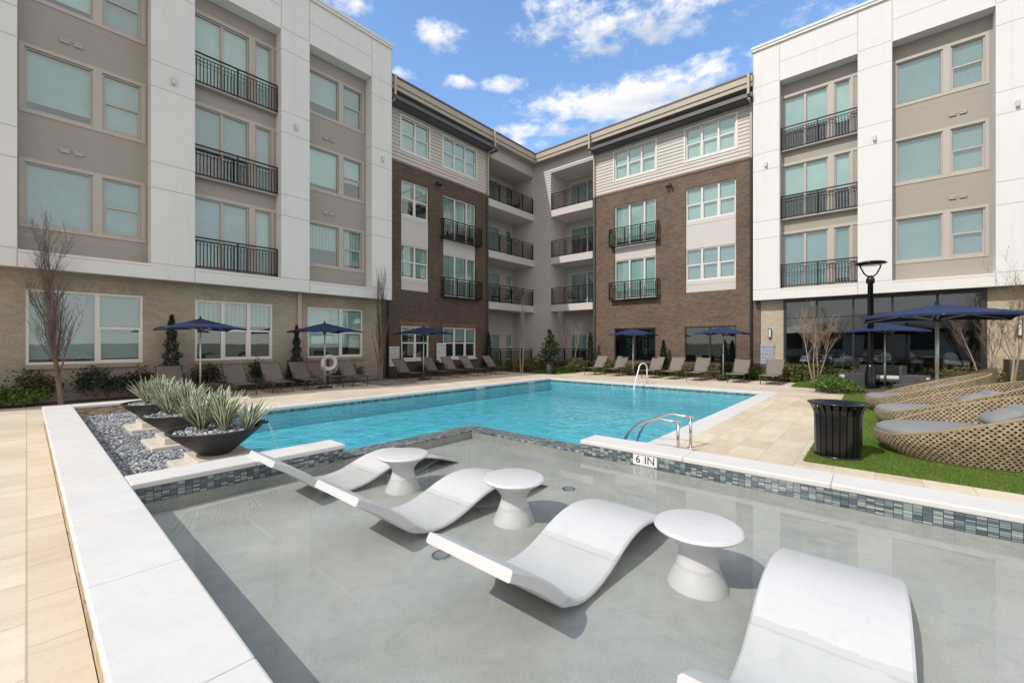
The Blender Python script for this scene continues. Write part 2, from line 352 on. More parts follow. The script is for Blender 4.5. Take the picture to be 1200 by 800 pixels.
fo = t.m('SINE', t.m('MULTIPLY', t.m('ADD', s.outputs[0], s.outputs[1]), 48)); 
t.l.new(t.ramp(t.m('MULTIPLY_ADD', fo, .5, .5), [(0, (.45,.48,.44)), (1, (.74,.75,.69))]), b.inputs['Base Color']); bump(t, b, fo, .6, .03)

# open wicker weave: round holes in staggered rows (uv in metres)
m, t, b = mat('wicker'); uv = t.add('ShaderNodeUVMap').outputs[0]; s = t.add('ShaderNodeSeparateXYZ', inp={0: uv})
pw, ph = .060, .034
row = t.m('FLOOR', t.m('DIVIDE', s.outputs[1], ph))
uu = t.m('FRACT', t.m('ADD', t.m('DIVIDE', s.outputs[0], pw), t.m('MULTIPLY', t.m('MODULO', row, 2), .5)))
vv = t.m('FRACT', t.m('DIVIDE', s.outputs[1], ph))
du = t.m('MULTIPLY', t.m('SUBTRACT', uu, .5), 1.5); dv = t.m('MULTIPLY', t.m('SUBTRACT', vv, .5), 1.05)
d = t.m('SQRT', t.m('ADD', t.m('MULTIPLY', du, du), t.m('MULTIPLY', dv, dv)))
hole = t.m('LESS_THAN', t.m('ADD', d, t.m('MULTIPLY', t.m('SUBTRACT', t.noise(uv, 14, 2), .5), .18)), .36)
n = t.noise(uv, 90, 3); wv = t.m('SINE', t.m('MULTIPLY', t.m('ADD', s.outputs[0], s.outputs[1]), 420))
nb = t.noise(uv, 3, 3)
st_ = t.add('ShaderNodeTexWhiteNoise', noise_dimensions='2D', inp={0: t.add('ShaderNodeCombineXYZ', inp={0: t.m('FLOOR', t.m('DIVIDE', s.outputs[0], .03)), 1: row}).outputs[0]}).outputs[0]
c = t.ramp(t.m('ADD', t.m('ADD', t.m('MULTIPLY', n, .5), t.m('MULTIPLY', nb, .25)), t.m('MULTIPLY', st_, .25)), [(.3, (.22,.16,.095)), (.5, (.40,.31,.20)), (.7, (.58,.48,.34))])
t.l.new(c, b.inputs['Base Color']); b.inputs['Roughness'].default_value = .6
bump(t, b, t.m('ADD', t.m('MULTIPLY', wv, .3), t.m('MINIMUM', d, .6)), .8, .006)
tr = t.add('ShaderNodeBsdfTransparent')
t.l.new(t.add('ShaderNodeMixShader', inp={0: hole, 1: b.outputs[0], 2: tr.outputs[0]}).outputs[0], t.n['Material Output'].inputs[0])
plain('wicker_rim', (.30,.22,.13), .7, .25, 40, bstr=.6, bscale=120)
plain('wicker_lining', (.05,.036,.022), .9, .3, 20)
# turf sheet
m, t, b = mat('turf'); p = pos(t); n = t.noise(p, 160, 3); n2 = t.noise(p, 1.5, 4)
t.l.new(t.mix(1, t.ramp(n, [(.3, (.09,.15,.02)), (.7, (.19,.29,.045))]), t.ramp(n2, [(.3, (.85,)*3), (.7, (1.1,)*3)]), 'MULTIPLY'), b.inputs['Base Color'])
b.inputs['Roughness'].default_value = .9; bump(t, b, n, .8, .02)

# ---------------------------------------------------------------- mesh helpers
class MB:
    def __init__(s): s.v = []; s.f = []; s.uv = None; s.mi = []; s.smooth = False
    def quad(s, a, b, c, d, mi=0): i = len(s.v); s.v += [a, b, c, d]; s.f.append((i, i+1, i+2, i+3)); s.mi.append(mi)
    def box(s, x0, x1, y0, y1, z0, z1, mi=0):
        x0, x1 = sorted((x0, x1)); y0, y1 = sorted((y0, y1)); z0, z1 = sorted((z0, z1)); i = len(s.v)
        s.v += [(x0,y0,z0),(x1,y0,z0),(x1,y1,z0),(x0,y1,z0),(x0,y0,z1),(x1,y0,z1),(x1,y1,z1),(x0,y1,z1)]
        s.f += [(i,i+3,i+2,i+1),(i+4,i+5,i+6,i+7),(i,i+1,i+5,i+4),(i+1,i+2,i+6,i+5),(i+2,i+3,i+7,i+6),(i+3,i,i+4,i+7)]; s.mi += [mi]*6; return s
    def fbox(s, side, u0, u1, w0, w1, z0, z1, mi=0):
        return s.box(u0, u1, w0, w1, z0, z1, mi) if side == 'L' else s.box(w0, w1, u0, u1, z0, z1, mi)
    def fquad(s, side, w, u0, u1, z0, z1, mi=0):
        if side == 'L': s.quad((u0,w,z0),(u1,w,z0),(u1,w,z1),(u0,w,z1), mi)
        else: s.quad((w,u1,z0),(w,u0,z0),(w,u0,z1),(w,u1,z1), mi)
    def tube(s, pts, r, n=8, cap=True, mi=0):
        pts = [Vector(p) for p in pts]; rs = r if isinstance(r, (list, tuple)) else [r]*len(pts)
        i0 = len(s.v); up = None
        for k, p in enumerate(pts):
            d = (pts[min(k+1, len(pts)-1)] - pts[max(k-1, 0)]).normalized()
            if up is None:
                up = Vector((0,0,1)) if abs(d.z) < .9 else Vector((1,0,0))
            a = d.cross(up); 
            if a.length < 1e-4: a = d.cross(Vector((1,.3,.2)))
            a.normalize(); b2 = a.cross(d).normalized(); up = b2
            for j in range(n):
                t_ = 2*math.pi*j/n; q = p + a*(rs[k]*math.cos(t_)) + b2*(rs[k]*math.sin(t_)); s.v.append(tuple(q))
        for k in range(len(pts)-1):
            for j in range(n):
                a0 = i0+k*n+j; a1 = i0+k*n+(j+1) % n; s.f.append((a0, a1, a1+n, a0+n)); s.mi.append(mi)
        if cap:
            s.f.append(tuple(range(i0, i0+n))[::-1]); s.mi.append(mi)
            s.f.append(tuple(range(i0+(len(pts)-1)*n, i0+len(pts)*n))); s.mi.append(mi)
        return s
    def lathe(s, prof, cx=0, cy=0, n=32, mi=0):
        i0 = len(s.v)
        for r, z in prof:
            for j in range(n): t_ = 2*math.pi*j/n; s.v.append((cx+r*math.cos(t_), cy+r*math.sin(t_), z))
        for k in range(len(prof)-1):
            for j in range(n):
                a0 = i0+k*n+j; a1 = i0+k*n+(j+1) % n; s.f.append((a0, a1, a1+n, a0+n)); s.mi.append(mi)
        return s
    def grid(s, rows, closed=False, mi=0):
        i0 = len(s.v); n = len(rows[0])
        for r_ in rows: s.v += [tuple(p) for p in r_]
        for k in range(len(rows)-1):
            for j in range(n if closed else n-1):
                a0 = i0+k*n+j; a1 = i0+k*n+(j+1) % n; s.f.append((a0, a1, a1+n, a0+n)); s.mi.append(mi)
        return s
    def build(s, name, mats, parent=None, smooth=False, bevel=0, loc=None):
        me = bpy.data.meshes.new(name); me.from_pydata(s.v, [], s.f); me.validate(clean_customdata=False)
        if isinstance(mats, str): mats = [mats]
        for m_ in mats: me.materials.append(MATS[m_])
        if len(mats) > 1: me.polygons.foreach_set('material_index', s.mi)
        if smooth: me.polygons.foreach_set('use_smooth', [True]*len(me.polygons))
        o = bpy.data.objects.new(name, me); col.objects.link(o)
        if parent: o.parent = parent
        if loc: o.location = loc
        if bevel:
            b_ = o.modifiers.new('bevel', 'BEVEL'); b_.width = bevel; b_.segments = 2; b_.limit_method = 'ANGLE'; b_.angle_limit = R(40)
        return o
def np_mesh(name, verts, faces, matn, parent=None, uvs=None, smooth=False):
    """verts (N,3), faces (M,k)"""
    me = bpy.data.meshes.new(name); N, M, k = len(verts), len(faces), faces.shape[1]
    me.vertices.add(N); me.vertices.foreach_set('co', np.asarray(verts, np.float32).ravel())
    me.loops.add(M*k); me.loops.foreach_set('vertex_index', np.asarray(faces, np.int32).ravel())
    me.polygons.add(M); me.polygons.foreach_set('loop_start', np.arange(0, M*k, k, dtype=np.int32))
    if uvs is not None: me.uv_layers.new(name='UVMap').data.foreach_set('uv', np.asarray(uvs, np.float32).ravel())
    me.update(calc_edges=True)
    if smooth: me.polygons.foreach_set('use_smooth', np.ones(M, bool))
    me.materials.append(MATS[matn]); o = bpy.data.objects.new(name, me); col.objects.link(o)
    if parent: o.parent = parent
    return o
def tag(o, label=None, cat=None, group=None, kind=None):
    if label: o['label'] = label
    if cat: o['category'] = cat
    if group: o['group'] = group
    if kind: o['kind'] = kind
    return o
def thing(name, label, cat, loc=(0,0,0), rz=0, group=None):
    o = bpy.data.objects.new(name, None); col.objects.link(o); o.location = loc; o.rotation_euler = (0, 0, rz); o.empty_display_size = .2
    return tag(o, label, cat, group)
def dup(root, loc, rz=0, label=None, group=None, scale=None):
    def cp(o, par):
        c_ = o.copy(); col.objects.link(c_)
        if par: c_.parent = par
        for ch in list(o.children): cp(ch, c_)
        return c_
    r_ = cp(root, None); r_.location = loc; r_.rotation_euler = (0, 0, rz)
    if scale: r_.scale = scale
    if label: r_['label'] = label
    if group: r_['group'] = group
    return r_
def text(body, size, name, matn, parent, matrix, extrude=.001):
    cu = bpy.data.curves.new(name, 'FONT'); cu.body = body; cu.size = size; cu.align_x = 'CENTER'; cu.align_y = 'CENTER'; cu.extrude = extrude; cu.resolution_u = 3
    o = bpy.data.objects.new(name, cu); col.objects.link(o)
    dg = bpy.context.evaluated_depsgraph_get(); me = bpy.data.meshes.new_from_object(o.evaluated_get(dg))
    bpy.data.objects.remove(o); me.materials.clear(); me.materials.append(MATS[matn])
    o = bpy.data.objects.new(name, me); col.objects.link(o); me.transform(matrix)
    if parent: o.parent = parent
    return o
from mathutils import Matrix
def face_mat(side, u, w_, z):
    """text lying on a facade plane, read from the courtyard"""
    if side == 'L': m_ = Matrix(((1,0,0,u),(0,0,-1,w_),(0,1,0,z),(0,0,0,1)))
    else: m_ = Matrix(((0,0,-1,w_),(-1,0,0,u),(0,1,0,z),(0,0,0,1)))
    return m_

# ================================================================ GROUND AND POOL
DX0, DX1, DY0, DY1 = -30, 40, -30, 40
g = MB()
BIG = 1500
for a in [(-BIG, -9, -BIG, BIG), (24, BIG, -BIG, BIG), (-9, 24, -BIG, -9), (-9, 24, 18, BIG)]: g.quad((a[0],a[2],-.03),(a[1],a[2],-.03),(a[1],a[3],-.03),(a[0],a[3],-.03))
tag(g.build('ground', 'ground'), kind='structure')
def slab(name, rects, matn, z=0, th=.2):
    s = MB()
    for x0, x1, y0, y1 in rects: s.box(x0, x1, y0, y1, z-th, z)
    return tag(s.build(name, matn), kind='structure')
SY0 = -3.6   # shelf's near end (behind the camera's view)
slab('pool_deck', [(-9, .22, -9, 16.1), (.22, 1.85, 12.4, 16.1), (1.85, 8.8, 11.6, 16.1), (8.8, 10.3, 11.6, 13.9), (10.3, 17.6, 11.6, 16.1),
                   (17.6, 20.4, 11.6, 12.3), (16.0, 20.4, 2.36, 11.6), (16.0, 18.3, 1.55, 2.36)], 'travertine')
slab('walkway', [(5.08, 16.0, .72, 2.36), (16.0, 17.2, .72, 1.55), (5.08, 6.9, -9, .72), (.22, 5.08, -9, SY0-.4)], 'travertine_cross')
slab('planting_bed', [(-9, 8.8, 16.1, 17.6), (10.3, 17.6, 16.1, 17.6), (8.8, 10.3, 13.9, 17.6), (17.6, 24, 12.3, 19.2), (20.4, 24, 1.55, 12.3),
                      (18.3, 20.4, 1.55, 2.36), (17.2, 24, -9, 1.55)], 'mulch', .0)
slab('lawn', [(6.9, 17.2, -9, .72)], 'turf', .006)
slab('bright_lawn', [(18.4, 20.2, 1.6, 2.3)], 'turf', .01, .008)
slab('corner_lawn', [(18.2, 20.0, 12.5, 14.2)], 'turf', .01, .008)

# main pool basin
PX0, PX1, PY0, PY1 = 1.82, 15.62, 2.75, 11.22
SX0, SX1, SY1 = .60, 4.70, 4.97        # shallow shelf interior
PB = MB()
zf = -.52
PB.quad((PX0,PY0,zf),(PX1,PY0,zf),(PX1,PY1,zf),(PX0,PY1,zf))
PB.quad((PX0,PY1,zf),(PX1,PY1,zf),(PX1,PY1,-.06),(PX0,PY1,-.06)); PB.quad((PX1,PY0,zf),(PX1,PY1,zf),(PX1,PY1,-.06),(PX1,PY0,-.06))
PB.quad((PX0,5.33,zf),(PX0,PY1,zf),(PX0,PY1,.06),(PX0,5.33,.06)); PB.quad((5.08,PY0,zf),(PX1,PY0,zf),(PX1,PY0,-.06),(5.08,PY0,-.06))
PB.quad((PX0,5.33,zf),(5.08,5.33,zf),(5.08,5.33,0),(PX0,5.33,0)); PB.quad((5.081,PY0,zf),(5.081,5.33,zf),(5.081,5.33,0),(5.081,PY0,0))
for k in range(2): PB.box(5.083, 6.9, PY0+.002, PY0+.35*(2-k), zf, -.25-.13*k)
tag(PB.build('pool_basin', 'pool_plaster'), kind='structure')
tb = MB(); tb.fbox('L', PX0, PX1, PY1-.012, PY1, -.135, -.05)
tag(tb.build('pool_tile_band', 'mosaic_L'), kind='structure')
tb = MB(); tb.box(PX1-.012, PX1, PY0, PY1-.012, -.135, -.05); tag(tb.build('pool_tile_band', 'mosaic_R'), kind='structure')
tb = MB(); tb.box(PX0, PX0+.012, 5.34, PY1-.014, -.22, .05); tag(tb.build('pool_tile_band', 'mosaic_R'), kind='structure')
wm = MB()
WZ = -.115
wm.quad((PX0+.012,5.33,WZ),(PX1-.012,5.33,WZ),(PX1-.012,PY1-.012,WZ),(PX0+.012,PY1-.012,WZ)); wm.quad((5.08,PY0,WZ),(PX1-.012,PY0,WZ),(PX1-.012,5.33,WZ),(5.08,5.33,WZ))
tag(wm.build('pool_water', 'pool_water'), kind='structure')
# coping stones of the main pool: slabs with joints
def coping(name, segs, z0, z1, matn='coping_stone', bev=.008):
    s = MB()
    for axis, a0, a1, b0, b1, step in segs:
        k = max(1, round((a1-a0)/step)); L = (a1-a0)/k
        for i in range(k):
            p0, p1 = a0+i*L+.0006, a0+(i+1)*L-.0006
            if axis == 'x': s.box(p0, p1, b0, b1, z0, z1)
            else: s.box(b0, b1, p0, p1, z0, z1)
    return tag(s.build(name, matn, bevel=bev), kind='structure')
coping('pool_coping', [('x', 1.86, 16.02, 11.2, 11.6, .8), ('y', 2.34, 11.198, 15.6, 16.02, .8), ('x', 5.11, 15.598, 2.34, 2.77, .8)], -.06, .008)
# raised shelf: walls, coping
CZ0, CZ1 = .295, .35
wl = MB()
wl.box(.225, .585, SY0-.38, 12.40, -.1, CZ0)                 # long left wall
wl.box(.585, 2.0, 12.07, 12.40, -.1, CZ0)                     # far wall behind the gravel
tag(wl.build('raised_wall', 'rough_limestone'), kind='structure')
sm_ = MB(); sm_.box(.586, 5.09, SY0-.35, SY0, -.1, CZ0); sm_.box(4.715, 5.075, SY0, 2.88, -.1, CZ0); sm_.box(.586, 2.57, 4.985, 5.33, -.1, CZ0)
tag(sm_.build('shelf_wall', 'coping_stone'), kind='structure')
coping('raised_coping', [('y', SY0-.4, 12.45, .195, .60, 1.15), ('x', .602, 2.05, 12.03, 12.45, .72), ('x', .602, 2.59, 4.97, 5.36, .98),
                         ('y', SY0, 2.90, 4.70, 5.10, 1.2), ('x', .602, 5.10, SY0-.4, SY0-.002, 1.1)], CZ0, CZ1, bev=.012)
FZ = .045
fl = MB(); fl.quad((SX0-.02,SY0,FZ),(4.76,SY0,FZ),(4.76,5.0,FZ),(SX0-.02,5.0,FZ)); tag(fl.build('shelf_floor', 'shelf_plaster'), kind='structure')
SW = .17
ws = MB(); ws.quad((.586,SY0,SW),(4.765,SY0,SW),(4.765,5.0,SW),(.586,5.0,SW)); tag(ws.build('shelf_water', 'shelf_water'), kind='structure')
tl = MB(); tl.box(.5855, 2.58, 4.979, 4.984, .0, .154); tl.box(4.708, 4.714, SY0, 2.88, .0, .154); tl.box(.5861, .592, SY0, 4.978, .0, .154); tl.box(2.581, 4.765, 4.994, 4.999, 0, .154); tl.box(4.760, 4.765, 2.886, 4.993, 0, .154)
tag(tl.build('shelf_side', 'shelf_plaster'), kind='structure')
tl = MB(); tl.box(.5855, 2.58, 4.975, 4.984, .155, CZ0-.001); tag(tl.build('shelf_tile_band', 'mosaic_L'), kind='structure')
tl = MB(); tl.box(4.706, 4.714, SY0, 2.88, .155, CZ0-.001); tl.box(.5861, .594, SY0, 4.974, .155, CZ0-.001); tag(tl.build('shelf_tile_band', 'mosaic_R'), kind='structure')
sp = MB(); sp.box(2.58, 5.08, 5.0, 5.33, -.6, .178); tag(sp.build('spillway_edge', 'mosaic_flat_L', bevel=.006), kind='structure')
sp = MB(); sp.box(4.766, 5.083, 2.885, 4.998, -.6, .178); tag(sp.build('spillway_edge', 'mosaic_flat_R', bevel=.006), kind='structure')
# gravel bed and the stone ledge at its pool side
gb = MB(); gb.box(.586, 1.80, 5.34, 12.06, -.1, .10); tag(gb.build('gravel_base', 'mulch'), kind='structure')
lg = MB(); lg.box(1.60, 1.86, 5.362, 12.03, -.06, .135); tag(lg.build('ledge', 'pedestal_stone', bevel=.008), kind='structure')

def ico():
    import bmesh
    bm = bmesh.new(); bmesh.ops.create_icosphere(bm, subdivisions=1, radius=1); v = np.array([x.co[:] for x in bm.verts]); f = np.array([[q.index for q in x.verts] for x in bm.faces]); bm.free(); return v, f
IV, IF = ico()
def pebbles(name, pts, size, matn, flat=.5, parent=None):
    n = len(pts); a = RNG.uniform(0, 2*np.pi, n); s = size*RNG.uniform(.6, 1.35, (n, 1))
    sc = np.concatenate([s, s*RNG.uniform(.55, .95, (n, 1)), s*flat*RNG.uniform(.7, 1.2, (n, 1))], 1)
    v = IV[None]*sc[:, None]; tl_ = RNG.normal(0, .35, (n, 2))
    v[:, :, 2] += v[:, :, 0]*tl_[:, :1]+v[:, :, 1]*tl_[:, 1:]
    ca, sa = np.cos(a)[:, None], np.sin(a)[:, None]
    x = v[:, :, 0]*ca-v[:, :, 1]*sa; y = v[:, :, 0]*sa+v[:, :, 1]*ca
    v = np.stack([x, y, v[:, :, 2]], 2)+np.asarray(pts)[:, None]
    f = (IF[None]+(np.arange(n)*len(IV))[:, None, None]).reshape(-1, 3)
    return np_mesh(name, v.reshape(-1, 3), f, matn, parent, smooth=True)
n = 11000
pts = np.stack([RNG.uniform(.60, 1.62, n), 5.37+(RNG.uniform(0, 1, n)**1.25)*6.68, RNG.uniform(.095, .135, n)], 1)
tag(pebbles('gravel', pts, .026, 'pebble'), 'grey river pebbles filling the bed between raised coping and planters', 'gravel', kind='stuff')
n = 3500
pts = np.stack([RNG.uniform(8.82, 10.28, n), RNG.uniform(13.92, 16.0, n), RNG.uniform(0, .03, n)], 1)
tag(pebbles('stone_mulch', pts, .03, 'gravel_chip'), 'brown grey stone chips around the bare tree by the brick corner', 'gravel', kind='stuff')

# 6 IN depth marker
dm = thing('depth_marker', 'white tile marker reading 6 IN on the mosaic band of the shelf', 'depth marker', (4.7, 2.02, .235))
MX = 4.704
p_ = MB(); p_.box(MX-.002-4.7, MX+.0015-4.7, .03, .15, -.058, .058); p_.build('tile', 'white_paint', dm)
p_ = MB(); p_.box(MX-.002-4.7, MX+.0015-4.7, -.135, .026, -.058, .058); p_.build('tile', 'white_paint', dm)
text('6', .125, 'numeral', 'ink', dm, face_mat('R', .09, MX-4.7-.0035, .002)); text('IN', .125, 'lettering', 'ink', dm, face_mat('R', -.05, MX-4.7-.0035, .002))
for (u, sd) in ((11.15, 'L'), (15.05, 'L')):
    dm = thing('depth_marker', ['white 4 FT 6 IN depth tiles at the water line, nearest the brick corner', 'white 4 FT 6 IN depth tiles near the far corner of the pool'][u > 12], 'depth marker', (u-.8 if u > 12 else u, PY1-.014, -.075))
    dm.scale = (.55, 1, .62); dm.location.z = -.068
    p_ = MB()
    for q in range(5): p_.box(-.40+q*.16, -.252+q*.16, -.004, 0, -.06, .035)
    p_.build('tile', 'white_paint', dm)
    for q, ch in enumerate(['4', 'F', 'T', '6', 'IN']): text(ch, .085, 'lettering', 'ink', dm, face_mat('L', -.326+q*.16, -.006, -.012))
for i, (x, y) in enumerate(((1.99, 2.41), (3.78, 2.47))):
    d_ = thing('drain_cover', ['round grey drain cover beside the head of the third chaise', 'round grey drain cover between the second table and the coping'][i], 'drain cover', (x, y, FZ), group='drain covers in the shelf floor')
    MB().lathe([(.0, .010), (.052, .010), (.055, .0)], n=24).build('cover', 'cover_grey', d_)
    MB().lathe([(.056, .0), (.058, .011), (.068, .009), (.071, 0)], n=24).build('rim', 'steel', d_)

# ================================================================ BUILDING
H0 = 1.6
bld = thing('apartment_building', 'four storey apartment building of white stucco, brown brick and pale siding round the pool', 'building')
FL = [4.05, 7.09, 10.13]
class Wall:
    """front face with rectangular holes; reveals go back by 'dep'"""
    def __init__(s, side, w_, u0, u1, z0, z1, matn, dep=.3, step=None):
        s.a = (side, w_, u0, u1, z0, z1); s.m = matn; s.dep = dep; s.h = []; s.step = step
    def hole(s, u0, u1, z0, z1): s.h.append((min(u0,u1), max(u0,u1), z0, z1)); return s
    def build(s, name):
        side, w_, u0, u1, z0, z1 = s.a; mb = MB()
        us = sorted({u0, u1, *[min(max(v,u0),u1) for h in s.h for v in h[:2]]}); zs = sorted({z0, z1, *[min(max(v,z0),z1) for h in s.h for v in h[2:]]})
        for i in range(len(us)-1):
            for j in range(len(zs)-1):
                a, b_, c_, d_ = us[i], us[i+1], zs[j], zs[j+1]; cu, cz = (a+b_)/2, (c_+d_)/2
                if any(h[0] < cu < h[1] and h[2] < cz < h[3] for h in s.h): continue
                if s.step is None: mb.fquad(side, w_, a, b_, c_, d_)
                else:
                    st = s.step; k = math.floor(c_/st)
                    while k*st < d_-1e-4:
                        za, zb = max(c_, k*st), min(d_, (k+1)*st); fa, fb = (za-k*st)/st, (zb-k*st)/st
                        wa, wb = w_-.026*(1-fa), w_-.026*(1-fb)
                        if side == 'L': mb.quad((a,wa,za),(b_,wa,za),(b_,wb,zb),(a,wb,zb)); mb.quad((a,w_,za),(b_,w_,za),(b_,wa,za),(a,wa,za))
                        else: mb.quad((wa,b_,za),(wa,a,za),(wb,a,zb),(wb,b_,zb)); mb.quad((w_,b_,za),(w_,a,za),(wa,a,za),(wa,b_,za))
                        k += 1
        for a, b_, c_, d_ in s.h:
            f_, r_ = w_-(.026 if s.step else 0), w_+s.dep
            def q(*p): mb.quad(*[(x, y, z) if side == 'L' else (y, x, z) for x, y, z in p])
            q((a,f_,c_),(a,r_,c_),(a,r_,d_),(a,f_,d_)); q((b_,f_,c_),(b_,r_,c_),(b_,r_,d_),(b_,f_,d_)); q((a,f_,c_),(b_,f_,c_),(b_,r_,c_),(a,r_,c_)); q((a,f_,d_),(b_,f_,d_),(b_,r_,d_),(a,r_,d_))
        return mb.build(name, s.m, bld)
dark = MB()
BL = ['blind_slats', 'roller_shade', 'curtain']
wcount = 0
def window(side, w_, u0, u1, z0, z1, kind, cover=('roller_shade', .8), frame='cream_frame', fw=.05, name='window', glassm='window_glass'):
    """kind: 'fixed', 'dh' (double hung), or a list of (width share, type) lights; w_ is the wall plane"""
    u0, u1 = min(u0,u1), max(u0,u1); fr = MB(); pn = MB(); bl = MB(); a0, a1 = w_+.03, w_+.10
    lights = kind if isinstance(kind, list) else [(1, kind)]
    if side == 'R': lights = lights[::-1]
    fr.fbox(side, u0, u1, a0, a1, z1-fw, z1); fr.fbox(side, u0, u1, a0, a1, z0, z0+fw)
    tot = sum(l[0] for l in lights); u = u0
    fr.fbox(side, u0, u0+fw, a0, a1, z0+fw, z1-fw); fr.fbox(side, u1-fw, u1, a0, a1, z0+fw, z1-fw)
    for i, (sh, ty) in enumerate(lights):
        ue = u+(u1-u0)*sh/tot
        if i < len(lights)-1: fr.fbox(side, ue-fw*.8, ue+fw*.8, a0, a1, z0+fw, z1-fw)
        if ty == 'dh':
            zm = (z0+z1)/2; l0 = u+(fw if i == 0 else fw*.8); l1 = ue-(fw if i == len(lights)-1 else fw*.8)
            fr.fbox(side, l0, l1, a0+.005, a1-.01, zm-.03, zm+.03)
            fr.fbox(side, l0, l1, a0+.02, a1-.012, z0+fw, z0+fw+.035); 
            for q0, q1 in ((l0, l0+.03), (l1-.03, l1)): fr.fbox(side, q0, q1, a0+.02, a1-.012, z0+fw+.035, zm-.03)
        u = ue
    pn.fbox(side, u0+fw*.5, u1-fw*.5, w_+.068, w_+.074, z0+fw*.5, z1-fw*.5)
    o = fr.build(name, frame, bld); pn.build('pane', glassm, o)
    if cover:
        mt, fq = cover; zb = z1-(z1-z0)*fq
        bl.fbox(side, u0+.02, u1-.02, w_+.15, w_+.165, zb, z1-.01)
        bl.build({'blind_slats':'blind','roller_shade':'shade','curtain':'curtain'}[mt], mt, o)
        if fq < 1: pass
    dark.fbox(side, u0-.0, u1+.0, w_+.3, w_+.34, z0, z1)  # dark sheet just behind the glass stands in for the unlit room
    return o
def rail(side, u0, u1, w_, z0, h=1.05, ret=0, sp=.098, name='balcony_railing', posts=None):
    r_ = MB(); t_ = .02
    r_.fbox(side, u0, u1, w_-.02, w_+.02, z0+h-.045, z0+h); r_.fbox(side, u0, u1, w_-.014, w_+.014, z0+h-.16, z0+h-.135); r_.fbox(side, u0, u1, w_-.018, w_+.018, z0+.06, z0+.10)
    n_ = int((u1-u0)/sp)
    for i in range(1, n_): u = u0+(u1-u0)*i/n_; r_.fbox(side, u-.011, u+.011, w_-.011, w_+.011, z0+.1, z0+h-.16)
    k = posts or max(1, round((u1-u0)/1.1))
    for i in range(k+1): u = u0+(u1-u0)*i/k; r_.fbox(side, u-.025, u+.025, w_-.024, w_+.024, z0, z0+h-.01)
    if ret:
        for u in (u0, u1):
            r_.fbox(side, u-.02, u+.02, w_+.02, w_+ret, z0+h-.045, z0+h); r_.fbox(side, u-.014, u+.014, w_+.02, w_+ret, z0+.06, z0+.1); r_.fbox(side, u-.012, u+.012, w_+.02, w_+ret, z0+h-.16, z0+h-.135)
            m_ = int(ret/sp)
            for i in range(1, m_+1): q = w_+ret*i/(m_+1); r_.fbox(side, u-.0085, u+.0085, q-.008, q+.008, z0+.1, z0+h-.16)
        r_.fbox(side, u0, u1, w_, w_+ret, z0-.02, z0+.01)
    return r_.build(name, 'dark_metal', bld)

